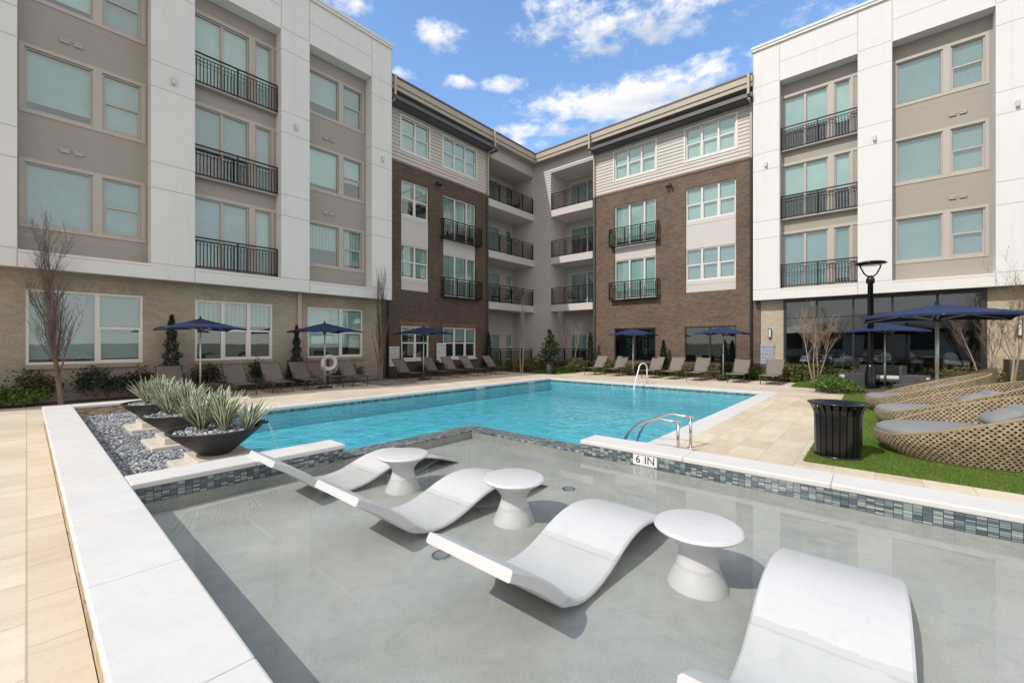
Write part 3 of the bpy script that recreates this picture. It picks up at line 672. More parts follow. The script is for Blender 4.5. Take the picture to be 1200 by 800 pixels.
covers_L = {(0,0):('blind_slats',1), (0,1):('roller_shade',.84), (0,2):('roller_shade',.9)}
def white_block(side, WF, WR, WG, pil, bays, up):
    """pil: pillar spans; bays: (u0,u1,type)."""
    us = [p for q in pil for p in q]; U0, U1 = min(us), max(us)
    st = MB()
    ZB, ZT = 3.55, 13.15
    for a, b_ in pil: st.fbox(side, a, b_, WF, WR+.4, ZB, ZT)
    st.fbox(side, U0, U1, WF, WR+.5, ZT, 14.82)                    # beam and parapet wall
    for a, b_, ty in bays: st.fbox(side, a, b_, WF, WR+.4, ZB, 4.0)       # band
    pc = MB(); pc.fbox(side, U0-.04, U1+.04, WF-.07, WR+.8, 14.823, 14.93); pc.fbox(side, U0-.06, U1+.06, WF-.10, WR+.8, 14.931, 15.03); pc.build('parapet_cap', 'white_stucco', bld)
    # control joints, thin strips sunk as dark grooves 2 mm proud
    j = st; g_ = .010; st.mi = [0]*len(st.mi)
    k0 = len(st.f)
    for a, b_ in pil:
        for z in (4.02, 6.31, 7.09, 9.38, 10.15, 12.43, 13.2):
            j.fbox(side, a+.001, b_-.001, WF-.002, WF+.01, z-g_, z+g_)
            if side == 'L': j.box(a-.002, a+.01, WF+.012, WR-.01, z-g_, z+g_)
        for u in (a, b_): j.fbox(side, u-g_, u+g_, WF-.0025, WF+.01, 13.22, 14.8)
    for a, b_, ty in bays:
        j.fbox(side, a+.012, b_-.012, WF-.002, WF+.01, 13.97-g_, 13.97+g_)
        j.fbox(side, a+.001, b_-.001, WF-.002, WF+.01, 3.92-g_*.8, 3.92+g_*.8)
        j.fbox(side, a-g_, a+g_, WF-.0025, WF+.01, 3.56, 4.0)
    st.mi = st.mi[:k0]+[1]*(len(st.f)-k0); st.build('stucco_frame', ['white_stucco', 'joint_grey'], bld)
    for a, b_, ty in bays:
        wl_ = Wall(side, WR, a, b_, 4.0, ZT, 'taupe_panel', .26); tr_ = MB(); vents = []
        for fi, z in enumerate(FL):
            if ty[0] == 'W':
                lo, hi = (a, b_) if side == 'L' else (b_, a); sg = 1 if side == 'L' else -1
                B0, B1, D0, D1 = [lo+sg*x for x in (.12, 1.40, 1.60, 2.45)]
                z0, z1 = z+.72, z+2.36
                cv = ty[1][fi]
                for (q0, q1, kd, c_) in ((B0, B1, 'fixed', cv[0]), (D0, D1, 'dh', cv[1])):
                    wl_.hole(q0, q1, z0, z1); window(side, WR, q0, q1, z0, z1, kd, c_, 'window_trim', .045)
                q0, q1 = sorted((B0, D1))
                for (e0, e1, e2, e3) in ((q0-.10, q1+.10, z1, z1+.10), (q0-.10, q1+.10, z0-.10, z0), (q0-.10, q0, z0, z1), (q1, q1+.10, z0, z1), (min(B1,D0), max(B1,D0), z0, z1)):
                    tr_.fbox(side, e0, e1, WR-.022, WR+.01, e2+.001, e3-.001)
                tr_.fbox(side, a+.004, b_-.004, WR-.006, WR+.01, z0-.30, z0-.285)
                for q in (.85, 1.12) if fi or True else ():
                    uu_ = lo+sg*(q if side == 'L' else q+.8)
                    vents.append((uu_, z-.17))
            else:
                lo, hi = (a, b_) if side == 'L' else (b_, a); sg = 1 if side == 'L' else -1
                D0, D1, N0, N1 = [lo+sg*x for x in (.06, 1.68, 1.88, 2.42)]
                z0, z1 = z+.06, z+2.40
                cv = ty[1][fi]
                wl_.hole(D0, D1, z0, z1); window(side, WR, D0, D1, z0, z1, [(1,'fixed'),(1,'fixed')], cv[0], 'window_trim', .05, 'balcony_door')
                wl_.hole(N0, N1, z0, z1); window(side, WR, N0, N1, z0, z1, 'fixed', cv[1], 'window_trim', .05)
                q0, q1 = sorted((D0, N1))
                for (e0, e1, e2, e3) in ((a+.003, b_-.003, z1, z1+.12), (min(D1,N0), max(D1,N0), z0, z1), (q1 if side == 'L' else q0-.08, (q1+.08) if side == 'L' else q0, z0, z1)):
                    tr_.fbox(side, e0, e1, WR-.022, WR+.01, e2+.001, e3-.001)
                rail(side, a+.015, b_-.015, WR-.16, z, 1.05)
                sh_ = MB(); sh_.fbox(side, a+.003, b_-.003, WR-.2, WR-.002, z-.03, z+.02); sh_.build('balcony_ledge', 'taupe_panel', bld)
        wl_.build('recess_wall'); tr_.build('window_surround', 'window_trim', bld)
        for uu_, zz in vents:
            v_ = MB(); v_.fbox(side, uu_-.09, uu_+.09, WR-.05, WR-.001, zz-.05, zz+.05); v_.fbox(side, uu_-.10, uu_+.10, WR-.065, WR-.051, zz+.02, zz+.06); v_.build('vent', 'window_trim', bld, bevel=.006)
    return U0, U1
S, RS, CU = 'blind_slats', 'roller_shade', 'curtain'
cvA = [((S,1),(S,1)), ((RS,.84),(S,1)), ((RS,.86),(RS,1))]
cvB = [((S,1),(RS,1)), ((RS,.55),(S,1)), ((RS,1),(RS,1))]
cvC = [((CU,.6),(CU,.9)), ((RS,.86),(RS,.6)), ((RS,.72),(RS,1))]
white_block('L', 16.5, 17.0, 16.97, [(-5.0,-3.9),(-1.25,-.16),(2.45,3.53),(6.12,7.14),(9.79,10.78)],
            [(-3.9,-1.25,('D',cvB)), (-.16,2.45,('W',cvA)), (3.53,6.12,('D',cvB)), (7.14,9.79,('W',cvC))], None)
cvR = [((S,1),(S,1)), ((S,1),(S,.96)), ((S,.93),(S,1))]
cvRB = [((S,1),(RS,.9)), ((RS,.55),(RS,.6)), ((RS,.62),(RS,.7))]
white_block('R', 21.7, 22.2, 22.2, [(3.19,4.22),(-.49,.53),(-4.15,-3.12),(-7.8,-6.8)],
            [(.53,3.19,('D',cvRB)), (-3.12,-.49,('W',cvR)), (-6.8,-4.15,('D',cvRB))], None)

# ground floor, left (beige brick)
GZ = 3.55
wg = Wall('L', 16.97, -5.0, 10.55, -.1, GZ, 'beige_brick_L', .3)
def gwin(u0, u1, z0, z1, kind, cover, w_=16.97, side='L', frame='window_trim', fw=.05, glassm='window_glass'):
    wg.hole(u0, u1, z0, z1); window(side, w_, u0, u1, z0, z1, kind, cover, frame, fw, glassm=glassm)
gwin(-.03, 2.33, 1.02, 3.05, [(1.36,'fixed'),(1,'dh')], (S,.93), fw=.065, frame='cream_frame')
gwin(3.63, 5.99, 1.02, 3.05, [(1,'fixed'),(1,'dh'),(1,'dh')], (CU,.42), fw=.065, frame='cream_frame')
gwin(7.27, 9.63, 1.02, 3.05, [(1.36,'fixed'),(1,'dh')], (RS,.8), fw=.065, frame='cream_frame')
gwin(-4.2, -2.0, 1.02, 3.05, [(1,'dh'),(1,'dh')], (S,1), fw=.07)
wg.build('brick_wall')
sl_ = MB()
for u0, u1 in ((-.03,2.33),(3.63,5.99),(7.27,9.63)): sl_.fbox('L', u0-.06, u1+.06, 16.90, 16.99, .90, 1.015)
sl_.build('window_sill', 'beige_brick_L', bld)
so_ = MB()
for u0, u1 in ((-.03,2.33),(3.63,5.99),(7.27,9.63)): so_.fbox('L', u0-.06, u1+.06, 16.964, 16.98, 3.052, 3.29)
so_.build('soldier_course', 'beige_soldier_L', bld)
pp = MB(); pp.fbox('L', 6.86, 7.0, 16.86, 16.968, -.05, GZ-.002); pp.build('downspout', 'window_trim', bld, bevel=.01)
rt = MB(); rt.box(10.545, 10.55, 16.97, 17.3, -.1, GZ); rt.box(10.778, 10.79, 16.5, 17.3, 3.55, 14.8); rt.build('brick_return', 'beige_brick_R', bld)
so2 = MB(); so2.fbox('L', -5, 10.77, 16.51, 17.02, 3.54, 3.549); so2.build('soffit', 'soffit', bld); so2 = MB(); so2.fbox('R', -7.8, 4.2, 21.71, 22.3, 3.54, 3.549); so2.build('soffit', 'soffit', bld)

# ground floor, right: storefront and beige piers
wg = Wall('R', 22.15, -7.8, 4.0, -.1, GZ, 'beige_brick_R', 6.0)
wg.hole(-2.98, 3.10, .35, GZ-.01); wg.build('brick_wall')
sf = MB(); W_ = 22.12
mull = [3.10, 1.90, .68, -.51, -1.75, -2.98]
for u in mull[1:-1]: sf.fbox('R', u-.035, u+.035, W_, W_+.12, .46, 3.44)
sf.fbox('R', 3.0, 3.10, W_, W_+.12, .35, 3.54); sf.fbox('R', -2.98, -2.83, W_, W_+.12, .35, 3.54)
sf.fbox('R', -2.83, 3.0, W_, W_+.12, 3.40, 3.54); sf.fbox('R', -2.83, 3.0, W_, W_+.12, .35, .46)
for i in range(5): sf.fbox('R', mull[i+1]+(.035 if i < 4 else .15), mull[i]-(.035 if i else .10), W_+.01, W_+.11, 2.68, 2.73)
sfo = sf.build('storefront', 'dark_frame', bld)
pn = MB(); pn.fbox('R', -2.85, 3.05, W_+.05, W_+.058, .45, 3.42); pn.build('pane', 'store_glass', sfo)
rm = MB(); rm.quad((22.3,-3,.34),(28,-3,.34),(28,3.1,.34),(22.3,3.1,.34), 1); rm.box(28, 28.1, -3, 3.1, .3, 3.6, 0); rm.quad((22.3,-3,3.53),(28,-3,3.53),(28,3.1,3.53),(22.3,3.1,3.53))
rm.build('lounge_room', ['interior_dark', 'room_floor'], bld)
# brick below the storefront, low dark wall to the right
lw = MB(); lw.box(21.2, 22.1, -7.5, -3.35, -.05, 1.05); lw.build('planter_wall', 'dark_wall', bld)

# brown sections
def brown_block(side, w_, u0, u1, colA, colB, gA, gB, pA, pB, eye, cA, cB, dsA):
    """colA/colB: spans of window columns; types 'W' windows in light panels, 'D' doors with juliet rails"""
    ZS = 10.28
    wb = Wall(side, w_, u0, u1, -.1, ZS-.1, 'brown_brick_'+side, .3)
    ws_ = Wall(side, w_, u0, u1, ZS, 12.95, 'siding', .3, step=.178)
    lo_pan = Wall(side, w_+.03, 0, 1, 0, 1, 'light_panel', .27)
    lt = MB(); lt.fbox(side, u0, u1, w_-.03, w_+.02, ZS-.10, ZS); lt.build('brick_ledge', 'soldier_brick_'+side, bld)
    for (a, b_), ty, nlt, cv in ((colA, pA[0], pA[1], cA), (colB, pB[0], pB[1], cB)):
        # siding floor window
        n_ = nlt; z0, z1 = 10.92, 12.50
        ws_.hole(a, b_, z0, z1); window(side, w_, a, b_, z0, z1, [(1,'dh')]*n_, cv[2], 'cream_frame', .055)
        sr = MB(); q0, q1 = min(a,b_), max(a,b_)
        for e in ((q0-.09, q1+.09, z1, z1+.09), (q0-.09, q1+.09, z0-.09, z0), (q0-.09, q0, z0, z1), (q1, q1+.09, z0, z1)): sr.fbox(side, e[0], e[1], w_-.035, w_+.01, e[2], e[3])
        sr.build('window_surround', 'cream_frame', bld)
        # light panel strip with windows or doors
        PZ0, PZ1 = (4.18, 9.48) if ty == 'W' else (4.10, 9.42)
        wb.hole(a, b_, PZ0, PZ1)
        wp = Wall(side, w_+.05, q0+.005, q1-.005, PZ0+.005, PZ1-.005, 'light_panel', .25)
        for k in (0, 1):
            z = FL[k]
            if ty == 'W': z0, z1 = z+.70, z+2.33; wp.hole(a, b_, z0, z1) if k == 0 else wp.hole(a, b_, z0, 9.475)
            else: z0, z1 = z+.06, z+2.27; wp.hole(a, b_, z0, z1 if k == 0 else 9.415)
            zt = z1 if k == 0 else (9.475 if ty == 'W' else 9.415)
            if ty == 'W': window(side, w_+.05, a, b_, z0, zt, [(1,'dh')]*n_, cv[k], 'cream_frame', .055)
            else: window(side, w_+.05, a, b_, z0, zt, [(1,'fixed'),(1,'fixed'),(.75,'fixed')], cv[k], 'cream_frame', .055, 'balcony_door'); rail(side, q0-.2, q1+.2, w_-.28, z, 1.0, ret=.27)
            if ty == 'W': 
                gl_ = MB(); gl_.fbox(side, q0+.01, q1-.01, w_+.042, w_+.06, z0-.20, z0-.188); gl_.build('panel_joint', 'joint_grey', bld)
        wp.build('light_panel_wall')
    for (a, b_, z0, z1, kd, cv, fr_, gm) in (gA, gB):
        wb.hole(a, b_, z0, z1); window(side, w_, a, b_, z0, z1, kd, cv, fr_, .06, glassm=gm)
        q0, q1 = min(a,b_), max(a,b_)
        so_ = MB(); so_.fbox(side, q0-.05, q1+.05, w_-.006, w_+.01, z1+.002, z1+.215); so_.build('soldier_course', 'soldier_brick_'+side, bld)
        if fr_ != 'dark_frame': si = MB(); si.fbox(side, q0-.05, q1+.05, w_-.05, w_+.02, z0-.09, z0-.002); si.build('window_sill', 'cream_frame', bld)
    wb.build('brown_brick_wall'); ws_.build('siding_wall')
    eb = MB(); eb.fbox(side, eye[0], eye[1], w_-.62, w_+.0, 12.80, 12.99); eb.fbox(side, eye[0]+.02, eye[1]-.02, w_-.52, w_, 12.76, 12.799); eb.build('eyebrow_canopy', 'eyebrow_grey', bld, bevel=.01)
    for u, mt in dsA:
        d_ = MB(); d_.fbox(side, u-.05, u+.05, w_-.14, w_-.045, 10.2, 12.755); d_.fbox(side, u-.05, u+.05, w_-.72, w_-.625, 12.9, 13.82); d_.fbox(side, u-.05, u+.05, w_-.624, w_-.10, 12.70, 12.759); d_.build('downspout', 'beige_trim', bld, bevel=.01)
        d_ = MB(); d_.fbox(side, u-.045, u+.045, w_-.11, w_-.02, 0, 10.199); d_.build('downspout', 'dark_metal' if mt else 'eyebrow_grey', bld)
BW_L, BW_R = 17.2, 22.1
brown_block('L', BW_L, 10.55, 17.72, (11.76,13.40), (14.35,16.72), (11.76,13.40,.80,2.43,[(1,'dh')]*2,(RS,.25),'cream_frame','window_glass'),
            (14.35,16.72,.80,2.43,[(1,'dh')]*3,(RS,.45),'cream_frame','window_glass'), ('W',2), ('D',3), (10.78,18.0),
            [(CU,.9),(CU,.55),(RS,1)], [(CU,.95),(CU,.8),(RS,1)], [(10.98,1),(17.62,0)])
brown_block('R', BW_R, 4.0, 12.72, (7.35,5.02), (11.32,8.92), (7.40,5.0,.62,2.44,[(1,'fixed'),(1,'fixed')],None,'dark_frame','store_glass'),
            (11.34,8.92,.62,2.44,[(1,'fixed'),(1,'fixed')],None,'dark_frame','store_glass'), ('W',3), ('D',3), (4.22,12.62),
            [(S,.98),(RS,.97),(RS,1)], [(RS,1),(RS,.9),(RS,1)], [(4.36,1),(12.60,0)])

# corner with open balconies.  left arm: plane Y=17.2, X 17.72..22.1 ; right arm: plane X=22.1, Y 12.72..15.8, column Y 15.8..17.2
BALL, BALR = 19.0, 24.0
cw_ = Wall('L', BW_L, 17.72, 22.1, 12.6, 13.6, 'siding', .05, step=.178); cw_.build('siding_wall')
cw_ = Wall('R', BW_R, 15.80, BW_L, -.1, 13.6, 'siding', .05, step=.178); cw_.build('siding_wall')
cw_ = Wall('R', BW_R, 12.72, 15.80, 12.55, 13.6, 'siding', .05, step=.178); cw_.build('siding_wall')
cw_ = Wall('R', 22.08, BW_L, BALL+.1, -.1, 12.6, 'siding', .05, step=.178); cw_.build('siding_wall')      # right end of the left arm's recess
lv = [0.0]+FL
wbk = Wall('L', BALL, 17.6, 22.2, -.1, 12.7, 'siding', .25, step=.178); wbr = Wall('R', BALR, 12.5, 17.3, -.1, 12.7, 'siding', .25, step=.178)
for i, z in enumerate(lv):
    cv = [(CU,1),(S,1),(RS,.7),(CU,.9)][i]; cv2 = [(RS,.5),(CU,.9),(CU,.35),(S,.9)][i]
    wbk.hole(18.4, 20.75, z+.06, z+2.2); window('L', BALL, 18.4, 20.75, z+.06, z+2.2, [(1,'fixed'),(1,'fixed')], cv, 'cream_frame', .06, 'balcony_door')
    wbk.hole(21.35, 22.0, z+.5, z+2.2); window('L', BALL, 21.35, 22.0, z+.5, z+2.2, 'dh', (RS,.9), 'cream_frame', .06)
    wbr.hole(15.55, 13.0, z+.06, z+2.2); window('R', BALR, 15.55, 13.0, z+.06, z+2.2, [(1,'fixed'),(1,'fixed')], cv2, 'cream_frame', .06, 'balcony_door')
    wbr.hole(16.85, 16.3, z+.5, z+2.2); window('R', BALR, 16.85, 16.3, z+.5, z+2.2, 'dh', None, 'cream_frame', .06)
    if i:
        s_ = MB(); s_.fbox('L', 17.73, 22.075, BW_L-.02, BALL-.03, z-.42, z); s_.build('balcony_slab', 'light_panel', bld)
        s_ = MB(); s_.fbox('R', 12.75, 15.79, BW_R-.02, BALR-.03, z-.42, z); s_.build('balcony_slab', 'light_panel', bld)
        rail('L', 17.76, 22.04, BW_L+.05, z, 1.08); rail('R', 12.78, 15.76, BW_R+.05, z, 1.08)
    else:
        rail('L', 17.80, 21.9, BW_L+.05, .15, 1.12, name='patio_railing'); rail('R', 12.85, 15.75, BW_R+.05, .15, 1.12, name='patio_railing')
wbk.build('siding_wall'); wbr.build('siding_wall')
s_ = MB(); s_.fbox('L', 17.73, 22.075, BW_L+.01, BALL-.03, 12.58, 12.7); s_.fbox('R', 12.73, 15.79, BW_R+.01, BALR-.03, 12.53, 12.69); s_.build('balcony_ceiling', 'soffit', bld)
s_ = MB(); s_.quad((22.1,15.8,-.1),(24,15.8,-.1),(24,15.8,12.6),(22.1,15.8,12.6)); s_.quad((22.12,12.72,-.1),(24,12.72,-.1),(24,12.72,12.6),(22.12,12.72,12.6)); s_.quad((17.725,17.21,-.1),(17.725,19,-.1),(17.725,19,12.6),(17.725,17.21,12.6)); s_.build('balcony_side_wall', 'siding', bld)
# eaves: gutter, fascia and the dark roof edge
ev = MB()
ev.box(10.78, 21.66, 16.78, BW_L+.6, 13.46, 13.55); ev.box(21.66, 22.7, 4.22, 17.8, 13.46, 13.55); ev.build('eave_soffit', 'soffit', bld)
ev = MB(); ev.box(10.78, 21.55, 16.66, 16.78, 13.50, 13.80); ev.box(21.55, 21.66, 4.22, 16.78, 13.50, 13.80); ev.box(10.78, 21.66, 16.72, 16.8, 13.3, 13.499); ev.box(21.6, 21.67, 4.22, 16.8, 13.3, 13.499); ev.build('gutter', 'beige_trim', bld, bevel=.015)
ev = MB(); ev.box(10.78, 21.52, 16.62, 18.5, 13.802, 13.88); ev.box(21.52, 23.5, 4.22, 18.5, 13.802, 13.88); ev.build('roof_edge', 'roof_edge', bld)
# rest of the volume: walls behind, roofs
cr_ = MB(); cr_.box(-5, 10.78, 17.45, 28, -.1, 14.8); cr_.box(10.78, 17.7, 17.6, 28, -.1, 13.7); cr_.box(17.7, 34, 19.36, 28, -.1, 13.7)
cr_.box(24.4, 34, 4.2, 19.3, -.1, 13.7); cr_.box(22.5, 24.4, 4.2, 12.65, -.1, 13.7); cr_.box(22.6, 34, -7.8, 4.2, 3.7, 14.8); cr_.box(28.2, 34, -7.8, 4.2, -.1, 3.7); cr_.box(22.5, 28, 3.2, 4.2, -.1, 3.7); cr_.box(22.5, 28, -7.8, -3.1, -.1, 3.7)
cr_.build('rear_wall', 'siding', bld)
dark.build('unlit_backing', 'interior_dark', bld)
# end wall of the right white block seen past the brown wall, and small wall lamps on the pillars
def wall_lamp(side, u, w_, z, long_=False):
    t_ = MB()
    if long_:
        t_.fbox(side, u-.065, u+.065, w_-.10, w_-.002, z-.22, z+.22); o = t_.build('wall_lamp', 'pot_grey', bld, bevel=.015)
        q = MB(); q.fbox(side, u-.035, u+.035, w_-.112, w_-.101, z-.17, z+.17); q.build('lens', 'lens_glass', o)
    else:
        t_.fbox(side, u-.045, u+.045, w_-.11, w_-.002, z-.11, z+.11); o = t_.build('wall_lamp', 'aluminium', bld, bevel=.015)
for u in (2.98, 6.62, 10.3): wall_lamp('L', u, 16.5, 9.72)
for u in (3.7, 0.02, -3.6): wall_lamp('R', u, 21.7, 9.6)
for u in (3.62, -3.72): wall_lamp('R', u, 22.15, 2.05, True)
for s_, u, w_ in (('L', 13.95, 17.2), ('R', 8.15, 22.1)):
    t_ = MB(); t_.fbox(s_, u-.06, u+.06, w_-.08, w_-.002, 9.82, 9.98); t_.fbox(s_, u-.16, u-.04, w_-.24, w_-.09, 9.74, 9.84); t_.fbox(s_, u+.04, u+.16, w_-.24, w_-.09, 9.74, 9.84); t_.build('flood_light', 'dark_metal', bld, bevel=.01)

# ================================================================ SIGNS ON THE WALLS
def sign(side, u, w_, z, wd, ht, label, lines, board, ink):
    s_ = thing('pool_rules_sign', label, 'sign', (u, w_, z) if side == 'L' else (w_, u, z))
    b_ = MB(); b_.fbox(side, -wd/2, wd/2, -.03, -.004, -ht/2, ht/2); b_.build('board', board, s_, bevel=.004)
    n_ = len(lines); lh = ht*.9/n_
    for i, ln in enumerate(lines):
        sz = min(lh*1.05, wd*1.75/max(6, len(ln)))
        text(ln, sz, 'lettering', ink, s_, face_mat(side, 0, -.032, ht*.45-lh*(i+.5)))
WARN = ['WARNING', 'NO LIFEGUARD', 'ON DUTY', 'POOL RULES', 'CHILDREN SHOULD NOT', 'USE POOL WITHOUT', 'ADULT SUPERVISION']
sign('L', 11.32, 17.14, .98, .56, .92, 'white pool rules sign low on brown brick beside the bare columnar tree', WARN, 'sign_white', 'ink')
sign('L', 14.15, 17.14, 1.10, .62, 1.0, 'white pool rules sign overlapping the three part ground window of the brown wall', WARN, 'sign_white', 'ink')
sign('R', 3.78, 22.14, 1.02, .62, 1.06, 'pale blue warning sign with large letters on the beige brick pier', ['WARNING', 'NO LIFEGUARD', 'ON DUTY', 'CALL 911', 'CHILDREN UNDER', '14 WITH ADULT'], 'sign_blue', 'blue_ink')

# ================================================================ IN-POOL CHAISES AND TABLES
PROF = [(1.50,.530),(1.58,.490),(1.667,.437),(1.75,.382),(1.82,.330),(1.89,.270),(1.96,.205),(2.02,.157),(2.08,.127),(2.15,.111),(2.24,.106),(2.34,.115),(2.44,.138),(2.56,.178),(2.66,.215),(2.76,.243),(2.86,.260),(2.96,.267),(3.06,.262),(3.16,.247),(3.28,.22),(3.42,.18),(3.56,.13),(3.72,.065)]
def chaise_mesh():
    x0 = 1.5; W2 = .315; n = len(PROF); sec = []
    P_ = [Vector((x-x0, 0, z-FZ)) for x, z in PROF]
    for k in range(n):
        d = (P_[min(k+1,n-1)]-P_[max(k-1,0)]).normalized(); nn = Vector((-d.z, 0, d.x))
        if nn.z < 0: nn = -nn
        X__ = PROF[k][0]; th = float(np.interp(X__, [1.5,1.58,1.8,1.92,2.0,2.1,3.0,3.72], [.058,.066,.078,.078,.062,.042,.038,.035])); sh = .012 if X__ < 2.0 else .03
        ring = []
        for (yy, tt) in ((-W2,.25),(-W2,.0),(-W2+.012,-.0),(-W2+.02,0),):
            pass
        top = [(-W2, .012), (-W2+.012, 0), (-W2*.5, 0), (0, 0), (W2*.5, 0), (W2-.012, 0), (W2, .012)]
        bot = [(W2, .9 if sh < .02 else .65), (W2-sh, 1), (0, 1), (-W2+sh, 1), (-W2, .9 if sh < .02 else .65)]
        for y, t_ in top: ring.append(P_[k]+Vector((0, y, 0))-nn*(t_ if t_ else 0))
        for y, t_ in bot: q = P_[k]+Vector((0, y, 0))-nn*th*t_; q.z = max(q.z, .002); ring.append(q)
        sec.append(ring)
    mb = MB(); mb.grid(sec, closed=True); m_ = len(sec[0])
    mb.f.append(tuple(range(m_))); mb.mi.append(0); mb.f.append(tuple(range((n-1)*m_, n*m_))[::-1]); mb.mi.append(0)
    return mb
CHG = 'white chaises standing in the shallow shelf'
ch0 = None
clab = ['white in-water chaise farthest back, beside the cross coping', 'second white in-water chaise from the back, between the two far tables',
        'whole white in-water chaise to the left of the nearest round table', 'nearest white in-water chaise, cut off by the bottom edge']
for i, (yn, dx) in enumerate(((4.10,-.03),(2.69,0),(1.29,0),(-.135,.0))):
    if ch0 is None:
        ch0 = thing('pool_chaise', clab[i], 'chaise', (1.5+dx, yn+.315, FZ), 0, CHG)
        body = chaise_mesh().build('shell', 'white_resin', ch0, smooth=True)
        md = body.modifiers.new('edge', 'EDGE_SPLIT'); md.split_angle = R(42)
    else:
        c_ = dup(ch0, (1.5+dx, yn+.315, FZ), 0, clab[i])
        if i == 3: c_.location.x -= .07; c_.rotation_euler = (0, -.025, 0); c_.location.z -= .018
tp = [(.0,.386),(.245,.386),(.262,.380),(.268,.368),(.262,.357),(.235,.340),(.185,.310),(.145,.275),(.120,.235),(.112,.205),(.118,.165),(.138,.11),(.162,.055),(.182,.012),(.184,0)]
TG = 'white hourglass tables standing in the shallow shelf'
tlab = ['farthest white hourglass side table in the water', 'middle white hourglass side table, right of the second chaise', 'nearest white hourglass side table, right of the third chaise']
tb0 = None
for i, (x, y) in enumerate(((2.62,3.80),(2.80,2.40),(2.84,.87))):
    if tb0 is None: 
        tb0 = MB().lathe(tp, n=64).build('side_table', 'white_resin', smooth=True); md = tb0.modifiers.new('edge', 'EDGE_SPLIT'); md.split_angle = R(50)
        tb0.location = (x, y, FZ); tag(tb0, tlab[0], 'side table', TG)
    else:
        c_ = tb0.copy(); col.objects.link(c_); c_.location = (x, y, FZ); c_['label'] = tlab[i]

# ================================================================ HANDRAILS
for i, x in enumerate((6.12, 6.66)):
    hr = thing('handrail', ['steel pool handrail nearer the shelf, post on the left', 'steel pool handrail farther from the shelf, post on the right'][i], 'handrail', (x, 2.14, 0), 0, 'steel handrails at the pool steps')
    pts = [(0,-.05,.47)]
    for k in range(9): a = k/8*math.pi*.5; pts.append((0, .12+.75*math.sin(a), .50-.03*(k == 0)-(1-math.cos(a))*.62))
    pts += [(0, .93, -.35), (0, .97, -.8)]
    MB().tube(pts, .019, 12).build('rail', 'steel', hr, smooth=True)
    MB().tube([(0,0,-.0),(0,0,.47)], .021, 12).build('post', 'steel', hr, smooth=True)
    MB().lathe([(.021,.02),(.045,.012),(.05,0)], n=20).build('escutcheon', 'steel', hr, smooth=True)
hr = thing('grab_rail', 'pale curved grab rail arching over the far edge of the pool', 'handrail', (16.1, 6.85, 0))
pts = [(0.02,0,0),(0,0,.5)]
for k in range(9): a = k/8*math.pi; pts.append((-.38+.38*math.cos(a)*1, 0, .62+.20*math.sin(a)))
pts += [(-.95,0,.34),(-1.15,0,.0),(-1.24,0,-.5),(-1.25,0,-1)]
MB().tube(pts, .024, 10).build('rail', 'white_paint', hr, smooth=True)
MB().lathe([(.024,.02),(.05,.012),(.055,0)], .02, 0, n=16).build('escutcheon', 'steel', hr, smooth=True)

# ================================================================ PLANTER BOWLS
def blade_clump(name, parent, loc, n, L0, L1, seed, lean=.9, label=None, wd=.028, tilt=(0,0)):
    rg = np.random.default_rng(seed); V = []; Fc = []; UVs = []; seg = 5
    for k in range(n):
        a = rg.uniform(0, 2*np.pi); L = rg.uniform(L0, L1); inc = rg.uniform(.03, 1)**.85*lean; curve = rg.uniform(.0, .5); wk = wd*rg.uniform(.7, 1.25)
        dx, dy = math.cos(a), math.sin(a); r0 = rg.uniform(0, .035); x, y, z = dx*r0, dy*r0, 0.0; th = inc
        px_, py_ = -dy, dx; i0 = len(V); tw = rg.uniform(-.5, .5); sx, sy, sz = px_*math.cos(tw), py_*math.cos(tw), math.sin(tw)*.5
        for q in range(seg+1):
            f_ = q/seg; w_ = wk*(1-f_**2.2)*(.55+1.1*f_ if f_ < .4 else 1)+.0008
            V += [(x-sx*w_, y-sy*w_, z-sz*w_), (x+sx*w_, y+sy*w_, z+sz*w_)]
            th += curve/seg; x += dx*math.sin(th)*L/seg; y += dy*math.sin(th)*L/seg; z += math.cos(th)*L/seg; x += tilt[0]*L/seg; y += tilt[1]*L/seg
        for q in range(seg):
            b_ = i0+2*q; Fc.append((b_, b_+1, b_+3, b_+2)); UVs += [(0, q/seg), (1, q/seg), (1, (q+1)/seg), (0, (q+1)/seg)]
    o = np_mesh(name, np.array(V), np.array(Fc), 'yucca_blade', parent, UVs)
    if loc: o.location = loc
    return o
bowls = [(1.47, 6.04), (1.47, 7.76), (1.47, 9.50)]
blabs = ['black planter bowl nearest the shelf, spilling water into the pool', 'black planter bowl in the middle of the row of three', 'black planter bowl farthest from the shelf']
ZP = .27
